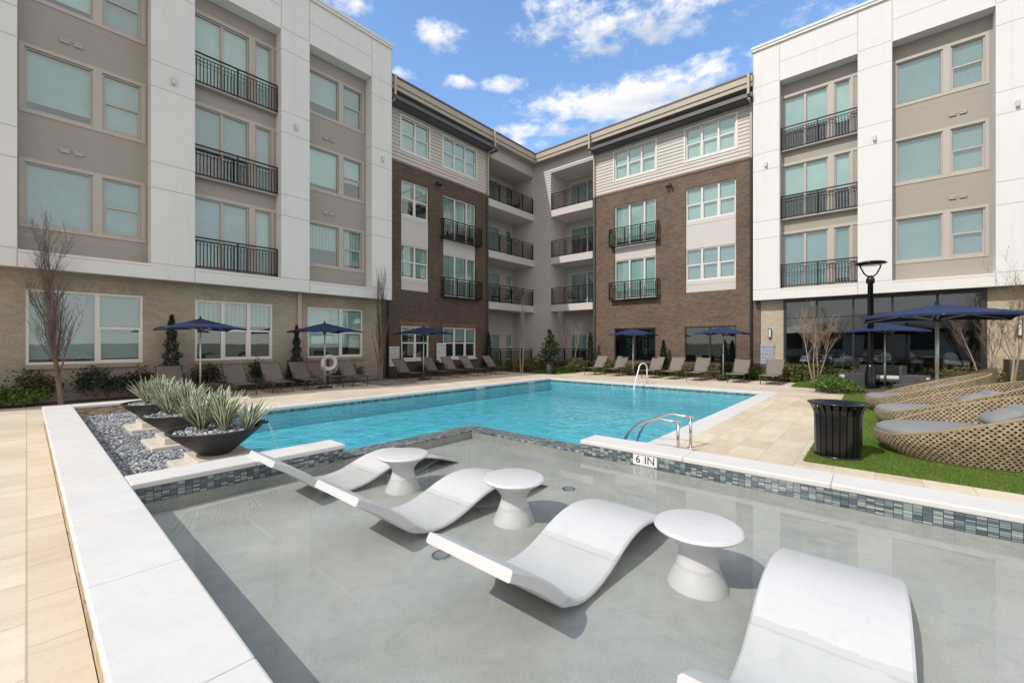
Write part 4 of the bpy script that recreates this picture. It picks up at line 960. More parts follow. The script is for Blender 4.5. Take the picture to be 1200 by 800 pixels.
for i, (x, y) in enumerate(bowls):
    ped = thing('stone_pedestal', ['stepped pale stone pedestal under the nearest planter bowl', 'stepped pale stone pedestal under the middle planter bowl', 'stepped pale stone pedestal under the farthest planter bowl'][i], 'pedestal', (x, y, .1), 0, 'stone pedestals in the gravel')
    s_ = MB(); s_.box(-.37, .385, -.42, .42, 0, .085); s_.build('lower_slab', 'pedestal_stone', ped, bevel=.008)
    s_ = MB(); s_.box(-.22, .36, -.30, .33, .086, .17); s_.build('upper_slab', 'pedestal_stone', ped, bevel=.008)
    bw = thing('planter_bowl', blabs[i], 'planter', (x+.03, y, ZP), 0, 'black bowls lined up along the gravel bed')
    MB().lathe([(0,.0),(.135,.0),(.165,.012),(.29,.12),(.41,.225),(.475,.292),(.485,.30),(.485,.312),(.462,.314),(.448,.30),(.43,.27),(.0,.255)], n=48).build('bowl', 'bowl_black', bw, smooth=True)
    sp_ = MB(); sp_.box(.40, .56, -.055, .055, .288, .30); sp_.box(.40, .56, -.06, -.05, .30, .325); sp_.box(.40, .56, .05, .06, .30, .325); sp_.build('spout', 'bowl_black', bw)
    rr = np.sqrt(RNG.uniform(0, 1, 420))*.42; aa = RNG.uniform(0, 2*np.pi, 420)
    tag(pebbles('bowl_pebbles', np.stack([x+.03+rr*np.cos(aa), y+rr*np.sin(aa), ZP+.262+RNG.uniform(0,.03,420)], 1), .027, 'pebble'), ['grey pebbles filling the nearest planter bowl', 'grey pebbles filling the middle planter bowl', 'grey pebbles filling the farthest planter bowl'][i], 'pebbles', kind='stuff')
    RF = lambda r, f: (r*.6547+f*.7567, -r*.7567+f*.6547)
    spots = [RF(-.19,.02), RF(-.05,.18), RF(.10,-.02), RF(.34,.06)]
    nm = ['nearest', 'middle', 'farthest'][i]
    for k, (px_, py_) in enumerate(spots):
        o = blade_clump('yucca_plant', None, (x+.03+px_, y+py_, ZP+.27), 60 if k != 3 else 34, .34, .57 if k != 3 else .44, 100*i+k, .66, tilt=(RF(.38,0) if k == 3 else (0,0)))
        tag(o, 'clump of cream edged pointed leaves in the %s planter bowl' % nm, 'plant', 'cream edged clumps in the %s bowl' % nm)
    # falling water
    V = []; 
    mbw = MB(); rows = []
    for q in range(9):
        f_ = q/8; xx = x+.57+.20*f_; zz = ZP+.30-.69*f_*f_; ww = .050-.014*f_
        rows.append([(xx+.004*math.sin(5*j+q), y+ww*(j/4-.5)*2, zz) for j in range(5)])
    mbw.grid(rows); o = mbw.build('water_spill', 'falling_water', smooth=True); tag(o, 'thin sheet of water pouring from the %s planter bowl' % nm, 'water', 'water spilling from the bowls')

# ================================================================ UMBRELLAS, LOUNGERS, TABLES
def make_umbrella(label, loc, rz=0):
    u = thing('patio_umbrella', label, 'umbrella', loc, rz, 'navy umbrellas round the pool')
    a = .93; zt, ze = 2.33, 2.02
    mb = MB(); N = 6; rows = []
    # four sided canopy, each side sags a little
    def edge(t_, s_):
        cs = [(-a,-a),(a,-a),(a,a),(-a,a)]; i_ = int(t_) % 4; f_ = t_-int(t_); p, q = cs[i_], cs[(i_+1) % 4]
        x, y = p[0]+(q[0]-p[0])*f_, p[1]+(q[1]-p[1])*f_; k = 4*f_*(1-f_); x *= 1-.045*k; y *= 1-.045*k
        z = zt+(ze-zt)*s_**.95-.02*math.sin(math.pi*s_)*k+.05*k*s_**2; return (x*s_, y*s_, z)
    for r_ in range(N+1):
        s_ = max(.001, r_/N); rows.append([edge(4*j/32, s_) for j in range(32)])
    rows.append([(p[0], p[1], p[2]-.05) for p in rows[-1]])
    mb.grid(rows, closed=True); mb.build('canopy', 'umbrella_navy', u)
    MB().lathe([(0,2.40),(.03,2.38),(.02,2.34),(.05,2.325)], n=12).build('finial', 'umbrella_navy', u)
    MB().tube([(0,0,.0),(0,0,2.33)], .024, 12).build('pole', 'aluminium', u, smooth=True)
    MB().lathe([(.026,1.93),(.055,1.94),(.055,2.0),(.026,2.01)], n=12).build('hub', 'dark_hub', u)
    for k in range(8):
        an = k*math.pi/4; rr = a*(math.sqrt(2) if k % 2 else 1)*.96
        e_ = Vector((math.cos(an)*rr, math.sin(an)*rr, ze-.022+(0 if k % 2 else .05))); c0 = Vector((math.cos(an)*.04, math.sin(an)*.04, zt-.07))
        rb = MB().tube([c0, c0.lerp(e_, .5)-Vector((0,0,.035)), e_], .009, 6).build('rib', 'aluminium', u)
        MB().tube([(math.cos(an)*.045, math.sin(an)*.045, 1.98), tuple(c0.lerp(e_, .48)-Vector((0,0,.03)))], .008, 6).build('strut', 'aluminium', rb)
    MB().lathe([(0,.07),(.10,.07),(.24,.05),(.25,.0)], n=24).build('base', 'dark_hub', u)
    return u
um = make_umbrella('navy umbrella in front of the three part beige brick window, left of the life ring', (3.35,15.05,0))
dup(um, (7.0,14.95,0), 0, 'navy umbrella standing just over the white life ring')
dup(um, (11.40,15.0,0), 0, 'navy umbrella in front of the dark brown brick wall')
dup(um, (19.75,9.12,0), 0, 'navy umbrella before the dark window nearest the corner balconies')
dup(um, (19.9,5.02,0), 0, 'navy umbrella beside the white and brown wall corner on the right')
dup(um, (20.2,-.26,0), 0, 'smaller looking navy umbrella behind the lamp post', scale=(1.2,1.2,1.0))
dup(um, (15.3,-1.2,0), 0, 'large navy umbrella rising over the wicker daybeds', scale=(1.58,1.58,1.115))

def make_lounger(label, loc, rz, group):
    """foot at y=0, head towards +y; x from 0 to .65"""
    L = thing('sun_lounger', label, 'sun lounger', loc, rz, group)
    W, zs = .64, .36; yb, zb = 1.52, .93
    mb = MB(); rows = []
    for y, z in ((.02,zs),(.5,zs-.012),(1.02,zs)): rows.append([(.03,y,z),(W*.5,y,z-.012),(W-.03,y,z)])
    mb.grid(rows); o = mb.build('seat_sling', 'sling', L)
    mb = MB(); rows = []
    for f_ in (0, .5, 1): y, z = 1.03+(yb-1.03)*f_, zs+.01+(zb-zs)*f_; rows.append([(.03,y,z),(W*.5,y+.02*(f_ == .5),z-.01),(W-.03,y,z)])
    mb.grid(rows); mb.build('back_sling', 'sling', L)
    fr = MB()
    for x in (.018, W-.018): fr.tube([(x,.0,zs),(x,1.35,zs)], .016, 6); fr.tube([(x,1.03,zs),(x,yb,zb)], .014, 6)
    fr.tube([(0.01,.005,zs),(W-.01,.005,zs)], .015, 6); fr.tube([(0.01,yb,zb),(W-.01,yb,zb)], .014, 6); fr.tube([(.02,1.3,zs),(W-.02,1.3,zs)], .012, 6)
    fr.tube([(.03,.18,.15),(W-.03,.18,.15)], .009, 5); fr.tube([(.03,1.25,.15),(W-.03,1.25,.15)], .009, 5)
    fr.build('frame', 'lounger_frame', L)
    for x in (.02, W-.02):
        for y in (.18, 1.25): g_ = MB(); g_.tube([(x,y,0),(x,y,zs)], .016, 6); g_.build('leg', 'lounger_frame', L)
        ar = MB(); ar.tube([(x,.98,zs),(x,.95,.54),(x,.98,.57),(x,1.32,.56)], .012, 6); ar.build('armrest', 'lounger_frame', L)
    return L
# left row: feet towards -Y
lx = [(2.42,'half hidden behind the planter leaves'), (4.02,'right of the leftmost umbrella pole'), (5.05,'second to the right of the leftmost umbrella'), (6.08,'just left of the life ring'), (7.80,'right of the life ring'),
      (10.38,'in front of the first white rules sign'), (11.92,'just right of the third umbrella pole'), (13.0,'in front of the second white rules sign'), (14.2,'second from the far end of the shaded row'), (15.92,'at the far end of the shaded row')]
lg0 = None; LGp = 'loungers along the shaded left side'
for i, (x, d_) in enumerate(lx):
    lab = 'taupe sling lounger '+d_
    if lg0 is None: lg0 = make_lounger(lab, (x,14.32,0), 0, LGp)
    else: dup(lg0, (x+RNG.uniform(-.03,.03),14.32+RNG.uniform(-.08,.06),0), RNG.uniform(-.05,.05), lab)
rx = [(11.25,'at the corner end of the sunny row'), (10.05,'second from the corner in the sunny row'), (8.2,'behind the curved grab rail'), (7.30,'just right of the curved grab rail'), (6.15,'left of the small table on the sunny side'), (4.60,'right of the fifth umbrella pole'), (3.38,'in front of the pale blue warning sign')]
for i, (y, d_) in enumerate(rx):
    dup(lg0, (18.48+RNG.uniform(-.1,.05),y+RNG.uniform(-.03,.03),0), R(-90)+RNG.uniform(-.05,.05), 'sunlit beige sling lounger '+d_, 'loungers along the sunny far side')
def make_table(label, loc):
    T = thing('lounger_table', label, 'side table', loc, 0, 'low square tables between loungers')
    s_ = MB(); s_.box(-.24,.24,-.24,.24,.395,.425); s_.build('tabletop', 'lounger_frame', T, bevel=.006)
    for x in (-.21,.21):
        for y in (-.21,.21): g_ = MB(); g_.box(x-.013,x+.013,y-.013,y+.013,0,.395); g_.build('leg', 'lounger_frame', T)
    return T
tt0 = make_table('low dark table at the pole of the leftmost umbrella', (3.5,14.75,0))
for l_, p_ in (('low dark table right of the life ring', (7.25,14.7,0)), ('low dark table by the third umbrella pole', (11.45,14.6,0)), ('low table by the umbrella nearest the corner balconies', (19.3,9.35,0)), ('low table by the umbrella at the brown brick corner', (19.2,5.15,0)), ('low dark table at the far end of the shaded row', (15.4,14.8,0))): dup(tt0, p_, 0, l_)
# life ring on its post
lr = thing('life_ring', 'white life ring hung on a low post between loungers', 'life ring', (7.55,15.85,0))
MB().tube([(0,0,0),(0,0,1.0)], .03, 8).build('post', 'dark_metal', lr)
mb = MB(); rows = []
for i in range(33):
    a = 2*math.pi*i/32; rows.append([((.245+.075*math.cos(b_))*math.cos(a), -.09+.055*math.sin(b_), .86+(.245+.075*math.cos(b_))*math.sin(a)) for b_ in [2*math.pi*j/12 for j in range(12)]])
mb.grid(rows, closed=True); mb.build('ring', 'white_paint', lr, smooth=True)
mb = MB(); pr = []
for i in range(17): a = math.pi+math.pi*i/16; pr.append((.33*math.cos(a), -.12, .80+.36*math.sin(a)-.05*math.sin(6*a)))
mb.tube(pr, .009, 6); mb.build('rope', 'cream_frame', lr)
pp_ = thing('bollard', 'short dark round post behind the shaded loungers', 'bollard', (6.25,16.15,0)); MB().lathe([(0,.98),(.05,.98),(.06,.96),(.06,0)], n=16).build('post', 'dark_metal', pp_); MB().lathe([(.061,.8),(.066,.8),(.066,.83),(.061,.83)], n=16).build('band', 'dark_hub', pp_)

# ================================================================ TRASH CAN
tc_ = thing('litter_bin', 'black slatted metal litter bin with flared rim on the lawn corner', 'litter bin', (7.46,.40,.012))
sl_prof = [(.262,.03),(.268,.2),(.272,.5),(.276,.60),(.295,.67),(.335,.745)]
NS = 22
for k in range(NS):
    a = 2*math.pi*k/NS; hw = math.pi/NS*.84; mb = MB(); rows = []
    for r_, z in sl_prof:
        h_ = hw*(1 if z < .61 else .8); rows.append([(r_*math.cos(a+d_), r_*math.sin(a+d_), z) for d_ in (-h_, 0, h_)]+[((r_-.007)*math.cos(a+d_), (r_-.007)*math.sin(a+d_), z) for d_ in (h_, 0, -h_)])
    mb.grid(rows, closed=True); mb.build('slat', 'black_metal', tc_)
for nm, prof in (('rim', [(.335,.738),(.350,.744),(.352,.756),(.335,.762),(.322,.752),(.335,.738)]), ('base_ring', [(.25,.0),(.272,.0),(.276,.035),(.25,.035),(.25,0)]), ('band', [(.258,.63),(.27,.632),(.27,.655),(.258,.655)]), ('lid_ring', [(.333,.752),(.30,.752),(.265,.715),(.18,.70),(.175,.66),(.185,.66)]), ('liner', [(0,.05),(.22,.05),(.245,.62),(.25,.66),(.243,.66)])):
    MB().lathe(prof, n=48).build(nm, 'black_metal' if nm != 'liner' else 'dark_hub', tc_, smooth=True)

# ================================================================ LAMP POST
lp = thing('lamp_post', 'tall black lamp post with flat saucer head behind the daybeds', 'lamp post', (19.5,.13,0))
MB().lathe([(.16,0),(.16,.55),(.13,.62),(.13,.75),(.105,.80),(.09,.84)], n=20).build('base', 'black_metal', lp, smooth=True)
MB().lathe([(.085,.8),(.078,3.70),(.12,3.72),(.125,3.85),(.10,3.9),(.07,3.98),(.0,3.98)], n=20).build('pole', 'black_metal', lp, smooth=True)
RV = Vector((.6547,-.7567,0))
for s_ in (-1,1):
    mb = MB(); mb.tube([tuple(RV*s_*.05+Vector((0,0,3.92))), tuple(RV*s_*.22+Vector((0,0,4.05))), tuple(RV*s_*.34+Vector((0,0,4.26))), tuple(RV*s_*.37+Vector((0,0,4.36)))], .024, 8); mb.build('arm', 'black_metal', lp, smooth=True)
MB().lathe([(0,4.35),(.34,4.35),(.44,4.38),(.46,4.41),(.40,4.45),(.22,4.49),(.06,4.515),(0,4.52)], n=40).build('lamp_head', 'black_metal', lp, smooth=True)
MB().lathe([(0,4.338),(.30,4.342),(.31,4.349)], n=32).build('lens', 'lens_glass', lp, smooth=True)

# ================================================================ DAYBEDS
def make_daybed(label, loc, rz):
    """foot at +y, head at -y"""
    B = thing('wicker_daybed', label, 'daybed', loc, rz, 'round wicker daybeds on the lawn')
    a, b_ = .98, .80; NN = 96; NV = 8
    def rimh(th):           # th=pi/2 is the foot
        f_ = (1-math.sin(th))/2; return .29+.66*max(0, f_-.06)**1.0/.94
    V = []; Fc = []; UVs = []; per = 2*math.pi*math.sqrt((a*a+b_*b_)/2)
    def P(th, v, ins=0):
        h = rimh(th); z = .03+(h-.03)*v; bul = .90+.12*math.sin(min(1, v*1.25)*math.pi*.5)+.03*(v > .9)*0
        ex = 1.0+.06*(1-math.sin(th))/2*v
        return ((b_*bul-ins)*math.cos(th)*ex, (a*bul-ins)*math.sin(th)*ex, z)
    for j in range(NN+1):
        th = 2*math.pi*j/NN
        for k in range(NV+1): V.append(P(th, k/NV))
    for j in range(NN):
        for k in range(NV):
            i_ = j*(NV+1)+k; Fc.append((i_, i_+NV+1, i_+NV+2, i_+1))
            for jj, kk in ((j,k),(j+1,k),(j+1,k+1),(j,k+1)): UVs.append((per*jj/NN, (rimh(2*math.pi*jj/NN)-.03)*kk/NV))
    o = np_mesh('woven_shell', np.array(V), np.array(Fc), 'wicker', B, UVs, True)
    mb = MB(); rows = []
    for k in range(NV+1): rows.append([P(2*math.pi*j/NN, k/NV*.985, .035) for j in range(NN)])
    mb.grid(rows, closed=True); mb.build('lining', 'wicker_lining', B, smooth=True)
    # inside face of the weave above the cushion
    V = []; Fc = []; UVs = []
    for j in range(NN+1):
        th = 2*math.pi*j/NN
        for k in range(5): V.append(P(th, .4+.6*k/4, .05))
    for j in range(NN):
        for k in range(4):
            i_ = j*5+k; Fc.append((i_, i_+1, i_+6, i_+5))
            for jj, kk in ((j,k),(j,k+1),(j+1,k+1),(j+1,k)): UVs.append((per*jj/NN, rimh(2*math.pi*jj/NN)*(.4+.6*kk/4)))
    np_mesh('inner_weave', np.array(V), np.array(Fc), 'wicker', B, UVs, True)
    mb = MB(); mb.tube([(lambda p: (p[0], p[1], p[2]))(P(2*math.pi*j/NN, 1, .02)) for j in range(NN+1)], .022, 8, False); mb.build('rim', 'wicker_rim', B, smooth=True)
    # mattress
    mb = MB(); rows = []
    for (s_, z) in ((.90,.20),(.955,.275),(.985,.31),(.975,.36),(.92,.395),(.5,.412),(.01,.415)): rows.append([((b_*.98)*s_*math.cos(2*math.pi*j/64), (a*1.0)*s_*math.sin(2*math.pi*j/64)+.02, z) for j in range(64)])
    mb.grid(rows, closed=True); mb.build('mattress', 'cushion_grey', B, smooth=True)
    for (px_, py_, rr, tl_) in ((.22,-.50,.2,-.9),(-.26,-.56,-.25,-.9),(.0,-.30,.05,-.45)):
        mb = MB(); rows = []
        for i_ in range(9):
            row = []
            for j in range(16):
                an = 2*math.pi*j/16; ph_ = math.pi*i_/8; q = math.sin(ph_)**.6; cx_ = abs(math.cos(an))**.45*math.copysign(1, math.cos(an)); sy_ = abs(math.sin(an))**.45*math.copysign(1, math.sin(an))
                row.append((.25*q*cx_, .19*q*sy_, .075*math.cos(ph_)))
            rows.append(row)
        mb.grid(rows, closed=True); p_ = mb.build('pillow', 'cushion_grey', B, smooth=True); p_.location = (px_, py_, .60); p_.rotation_euler = (tl_, 0, rr)
    return B
bd = make_daybed('nearest round wicker daybed with grey mattress, beside the litter bin', (8.55,-.98,.006), R(8))
dup(bd, (10.95,-.98,.006), R(2), 'second wicker daybed from the litter bin, directly behind the nearest one')
dup(bd, (13.3,-.80,.006), R(0), 'third wicker daybed from the litter bin, before the big umbrella pole')
dup(bd, (16.6,-1.35,.006), R(-10), 'farthest wicker daybed, low between the lamp post and the big umbrella')

# ================================================================ OUTDOOR SOFA SET
def sofa(label, loc, rz, wd):
    Sf = thing('garden_sofa' if wd > 1 else 'garden_armchair', label, 'outdoor sofa' if wd > 1 else 'armchair', loc, rz)
    s_ = MB(); s_.box(-wd/2,wd/2,.0,.65,.22,.30); s_.build('seat_frame', 'grey_wicker', Sf)
    s_ = MB(); s_.box(-wd/2,wd/2,.60,.68,.30,.80); s_.build('backrest', 'grey_wicker', Sf, bevel=.02)
    for x in (-wd/2-.05, wd/2-.05): s_ = MB(); s_.box(x,x+.1,0,.66,.0,.50); s_.build('armrest', 'grey_wicker', Sf, bevel=.015)
    s_ = MB(); s_.box(-wd/2+.06,wd/2-.06,-.0,.58,.301,.42); s_.build('seat_cushion', 'white_cushion', Sf, bevel=.03)
sofa('grey wicker garden sofa with white cushion facing the pool', (20.3,-.15,0), R(-90), 1.3)
sofa('grey wicker armchair left of the garden sofa, seen from its side', (19.9,.95,0), R(180+20), .62)
sofa('grey wicker armchair right of the garden sofa, leaning away', (19.8,-1.35,0), R(-15), .62)

# chairs on the balconies
def patio_chair(label, loc, rz):
    c_ = thing('balcony_chair', label, 'chair', loc, rz, 'dark metal chairs on the corner balconies')
    s_ = MB(); s_.box(-.24,.24,-.22,.24,.42,.45); s_.build('seat', 'dark_metal', c_, bevel=.01)
    s_ = MB(); s_.tube([(-.23,.24,.44),(-.22,.32,.9),(.22,.32,.9),(.23,.24,.44)], .014, 6)
    for k in range(4): x = -.13+.087*k; s_.tube([(x,.26,.46),(x,.32,.89)], .008, 5)
    s_.build('backrest', 'dark_metal', c_)
    for x in (-.22,.22):
        for y in (-.2,.22): g_ = MB(); g_.tube([(x,y,0),(x,y,.43)], .012, 5); g_.build('leg', 'dark_metal', c_)
        g_ = MB(); g_.tube([(x,-.2,.43),(x,-.2,.64),(x,.28,.66)], .012, 5); g_.build('armrest', 'dark_metal', c_)
    return c_
pc_ = patio_chair('dark chair at the left on the lowest left corner balcony', (19.2,17.95,4.05), 2.4)
for l_, p_, a_ in (('dark chair in the middle of the lowest left corner balcony', (20.4,18.1,4.05), 3.4), ('dark chair at the right on the lowest left corner balcony', (21.3,17.9,4.05), 4.2), ('dark chair on the top left corner balcony', (21.0,17.9,10.13), 3.6), ('dark chair on the lowest right corner balcony', (22.9,14.6,4.05), 1.2), ('second dark chair on the lowest right corner balcony, by the brown wall', (22.9,13.2,4.05), 1.9)): dup(pc_, p_, a_, l_)
# low clubhouse across the court, behind the photographer (seen only mirrored in glass)
ch_ = thing('clubhouse', 'low pale clubhouse with hipped grey roof behind the photographer', 'clubhouse', (-24,-2,0))
s_ = MB(); s_.box(-4,4,-13,13,0,2.9); s_.build('wall', 'siding', ch_)
s_ = MB(); s_.v += [(-4.8,-13.8,2.9),(4.8,-13.8,2.9),(4.8,13.8,2.9),(-4.8,13.8,2.9),(0,-6.5,5.3),(0,4.5,5.3)]; s_.f += [(0,1,4),(1,2,5,4),(2,3,5),(3,0,4,5),(3,2,1,0)]; s_.mi += [0]*5; s_.build('roof', 'eyebrow_grey', ch_)
for k in range(6): s_ = MB(); s_.box(4.0,4.06,-11+k*4,-9+k*4,.9,2.8); s_.build('window', 'dark_frame', ch_)
# lounge furniture behind the storefront glass
def shell_chair(label, loc, rz):
    c_ = thing('dining_chair', label, 'chair', loc, rz, 'chairs inside the glazed lounge')
    mb = MB(); rows = []
    for i_ in range(7):
        f_ = i_/6; rows.append([(.22*math.cos(an)*(1), .22*math.sin(an), .45+(.35*max(0, -math.sin(an))**.7+.12)*f_) for an in [math.pi*2*j/16 for j in range(16)]])
    mb.grid(rows, closed=True); mb.lathe([(0,.45),(.22,.45)], n=16); mb.build('seat_shell', 'white_cushion', c_, smooth=True)
    for x in (-.15,.15):
        for y in (-.15,.15): g_ = MB(); g_.tube([(x,y,0),(x*.8,y*.8,.45)], .012, 5); g_.build('leg', 'aluminium', c_)
    return c_
cc_ = shell_chair('pale shell chair at the left end of the lounge', (23.2,2.4,.34), 0)
for i, (x, y) in enumerate(((23.3,1.2),(24.2,.3),(23.2,-.4),(24.0,-1.3),(23.2,-2.2))): dup(cc_, (x,y,.34), i*1.1, ['pale shell chair behind the second storefront pane', 'pale shell chair deep behind the lamp post', 'pale shell chair behind the fourth storefront pane', 'pale shell chair deep behind the big umbrella', 'pale shell chair at the right end of the lounge'][i])
for i, (x, y) in enumerate(((23.6,1.8),(23.6,-.1),(23.6,-1.8))):
    t_ = thing('dining_table', ['white table at the left in the glazed lounge', 'white table in the middle of the glazed lounge', 'white table at the right in the glazed lounge'][i], 'table', (x,y,.34), 0, 'tables inside the glazed lounge')
    MB().lathe([(0,.74),(.38,.74),(.40,.72),(0,.71)], n=24).build('tabletop', 'white_cushion', t_); MB().lathe([(.25,0),(.03,.03),(.03,.71)], n=16).build('pedestal', 'aluminium', t_)

# ================================================================ PLANTS
def leaves(rg, n, cx, cy, cz, rx_, ry_, rz_, size, up=.3, shell=.45, clumps=9):
    """many small leaf quads grouped round sub-clumps in an ellipsoid"""
    cl = rg.normal(0, 1, (clumps, 3)); cl /= np.linalg.norm(cl, axis=1, keepdims=True); cl *= rg.uniform(shell, .95, (clumps, 1)); cl[:, 2] = np.abs(cl[:, 2])*.9-.1*rg.uniform(0,1,clumps)
    w_ = rg.integers(0, clumps, n); p = cl[w_]+rg.normal(0, .27, (n, 3)); p = p*np.array([rx_, ry_, rz_])+np.array([cx, cy, cz])
    nrm = rg.normal(0, 1, (n, 3)); nrm[:, 2] += up; nrm /= np.linalg.norm(nrm, axis=1, keepdims=True)
    a = np.cross(nrm, rg.normal(0, 1, (n, 3))); a /= np.linalg.norm(a, axis=1, keepdims=True); b_ = np.cross(nrm, a)
    s = size*rg.uniform(.6, 1.3, (n, 1)); a = a*s; b_ = b_*s*.5
    V = np.stack([p-a, p-a*.1+b_, p+a, p-a*.1-b_], 1).reshape(-1, 3); V[:, 2] = np.maximum(V[:, 2], .01)
    return V
def shrub(label, x, y, r_, h, matn, n=900, size=.035, seed=0, name='shrub', group='shrubs in the planting beds', z=0):
    rg = np.random.default_rng(seed); S_ = thing(name, label, 'shrub', (x,y,z), 0, group)
    V = leaves(rg, n, 0, 0, h*.5, r_*.85, r_*.85, h*.5, size, clumps=max(8, int(14*r_/.4)))
    np_mesh('foliage', V, np.arange(len(V)).reshape(-1, 4), matn, S_)
    mb = MB()
    for k in range(7): a = rg.uniform(0, 6.28); q = rg.uniform(.3,.7)*r_; mb.tube([(0,0,0),(math.cos(a)*q*.5,math.sin(a)*q*.5,h*.35),(math.cos(a)*q,math.sin(a)*q,h*.75)], [.012,.008,.004], 4, False)
    mb.build('stem', 'bark', S_); return S_
sd = 500
SH = [(-.75,16.35,.62,.62,'leaf_bright',1600,'low bright green shrub at the far left under the beige brick'), (-.05,16.2,.45,.50,'leaf_bright',1200,'low bright green shrub touching the foot of the leftmost tree'),
      (.15,16.6,.50,.92,'leaf_bronze',900,'tall reddish green shrub just left of the leftmost tree'), (1.25,16.45,.45,.88,'leaf_dark',1200,'dark glossy shrub just right of the leftmost tree'), (1.75,16.4,.35,.70,'leaf_dark',900,'second dark shrub right of the leftmost tree'),
      (2.28,16.6,.30,.85,'leaf_dark',600,'dark shrub between window edge and potted conifer'), (3.9,16.5,.48,.85,'leaf_bronze',1300,'dark bronze shrub behind the leftmost umbrella pole'), (5.35,16.5,.34,1.0,'leaf_dark',900,'upright green shrub under the three part window'),
      (6.5,16.5,.28,.65,'leaf_bronze',500,'small bronze shrub beside the beige downspout'), (8.3,16.5,.33,.55,'leaf_mixed',700,'low yellowish shrub right of the life ring'), (9.0,16.3,.30,.75,'leaf_mixed',500,'thin yellow green shrub by the columnar tree'),
      (12.6,16.7,.35,.6,'leaf_bronze',600,'bronze shrub below the two part ground window'), (13.6,16.7,.3,.8,'leaf_dark',600,'dark shrub between the two brown wall windows'), (15.4,16.7,.4,.5,'leaf_bronze',700,'low bronze shrub below the three part window'), (17.3,16.8,.35,.8,'leaf_dark',700,'dark shrub at the left corner downspout')]
for x, y, r_, h, mt, n_, l_ in SH: shrub(l_, x, y, r_, h, mt, n_, .042, sd); sd += 1
def ground_cover(name, label, rects, matn, per, size, h, seed):
    rg = np.random.default_rng(seed); Vs = []
    for x0, x1, y0, y1 in rects:
        n_ = int((x1-x0)*(y1-y0)*per); nc = max(3, int((x1-x0)*(y1-y0)*5)); c_ = np.stack([rg.uniform(x0,x1,nc), rg.uniform(y0,y1,nc)], 1); k = rg.integers(0, nc, n_)
        hh = rg.uniform(.45, 1, nc)*h; xy = c_[k]+rg.normal(0, .13, (n_, 2)); xy[:,0] = np.clip(xy[:,0],x0,x1); xy[:,1] = np.clip(xy[:,1],y0,y1); z = rg.uniform(0, 1, n_)**.7*hh[k]
        p = np.concatenate([xy, z[:, None]], 1); nrm = rg.normal(0, 1, (n_, 3)); nrm[:, 2] += .6; nrm /= np.linalg.norm(nrm, axis=1, keepdims=True)
        a = np.cross(nrm, rg.normal(0, 1, (n_, 3))); a /= np.linalg.norm(a, axis=1, keepdims=True); b_ = np.cross(nrm, a); s = size*rg.uniform(.6,1.3,(n_,1)); a = a*s; b_ = b_*s*.5
        Vs.append(np.stack([p-a, p+b_, p+a, p-b_], 1).reshape(-1, 3))
    V = np.concatenate(Vs); tag(np_mesh(name, V, np.arange(len(V)).reshape(-1, 4), matn), label, 'ground cover', kind='stuff')
ground_cover('ground_cover', 'mixed green and bronze ground cover under the storefront windows', [(20.6,22.0,-3.2,3.1),(20.8,22.0,3.1,12.3),(19.8,22.0,12.5,16.5),(17.7,19.0,14.6,16.8)], 'leaf_mixed', 800, .055, .78, 1)
ground_cover('ground_cover', 'bright green low ground cover in the middle of the right bed', [(17.4,19.6,.2,1.4),(20.3,20.9,-3,2.6),(18.2,20.4,12.4,13.4),(20.4,20.9,3.2,12),(17.4,19,-4.5,-2.0)], 'leaf_bright', 520, .045, .36, 2)
ground_cover('ground_cover', 'dark low leaves along the shaded wall bed', [(2.6,8.6,16.3,16.9),(10.6,17.4,16.5,17.1)], 'leaf_bronze', 160, .045, .35, 3)
for l_, x, y, r_, h, mt in (('bright green shrub mound in front of the lamp post', 16.9,1.0,.55,.42,'leaf_bright'), ('bright green shrub mound left of the lamp post base', 18.2,1.15,.5,.5,'leaf_bright'), ('mixed shrub mound right of the pale blue sign', 20.8,2.9,.5,.75,'leaf_mixed'), ('green shrub mound at the far right below the low dark wall', 20.2,-3.9,.7,.6,'leaf_bright'), ('small bright shrub under the pale blue sign', 20.9,4.15,.4,.5,'leaf_bright')):
    shrub(l_, x, y, r_, h, mt, 1500, .045, sd); sd += 1
def conifer(label, x, y, h, r_, pot, seed, z0=0):
    rg = np.random.default_rng(seed); T = thing('conifer', label, 'conifer', (x,y,0), 0, 'narrow conifers against the walls'); zb = .45 if pot else .1
    n_ = 2300; f_ = rg.uniform(0, 1, n_)**1.2; rr = r_*(1-f_)**.75*rg.uniform(.35, 1.12, n_)*(1+.25*np.sin(f_*37+rg.uniform(0,1))); a = rg.uniform(0, 2*np.pi, n_)
    p = np.stack([rr*np.cos(a), rr*np.sin(a), zb+f_*(h-zb)], 1); out = np.stack([np.cos(a), np.sin(a), np.full(n_, 1.3)], 1)+rg.normal(0,.35,(n_,3)); out /= np.linalg.norm(out,axis=1,keepdims=True)
    s = rg.uniform(.04,.085,(n_,1)); b_ = np.cross(out, rg.normal(0,1,(n_,3))); b_ /= np.linalg.norm(b_,axis=1,keepdims=True); b_ *= .012
    V = np.stack([p-b_, p+b_, p+out*s+b_*.5, p+out*s-b_*.5], 1).reshape(-1,3); np_mesh('crown', V, np.arange(len(V)).reshape(-1,4), 'leaf_conifer', T)
    MB().tube([(0,0,0),(0,0,h*.9)], [.03,.008], 6).build('trunk', 'bark', T)
    if pot: s_ = MB(); s_.lathe([(0,.42),(.19,.42),(.22,.46),(.24,.46),(.17,0)], n=4); s_.build('pot', 'pot_grey', T)
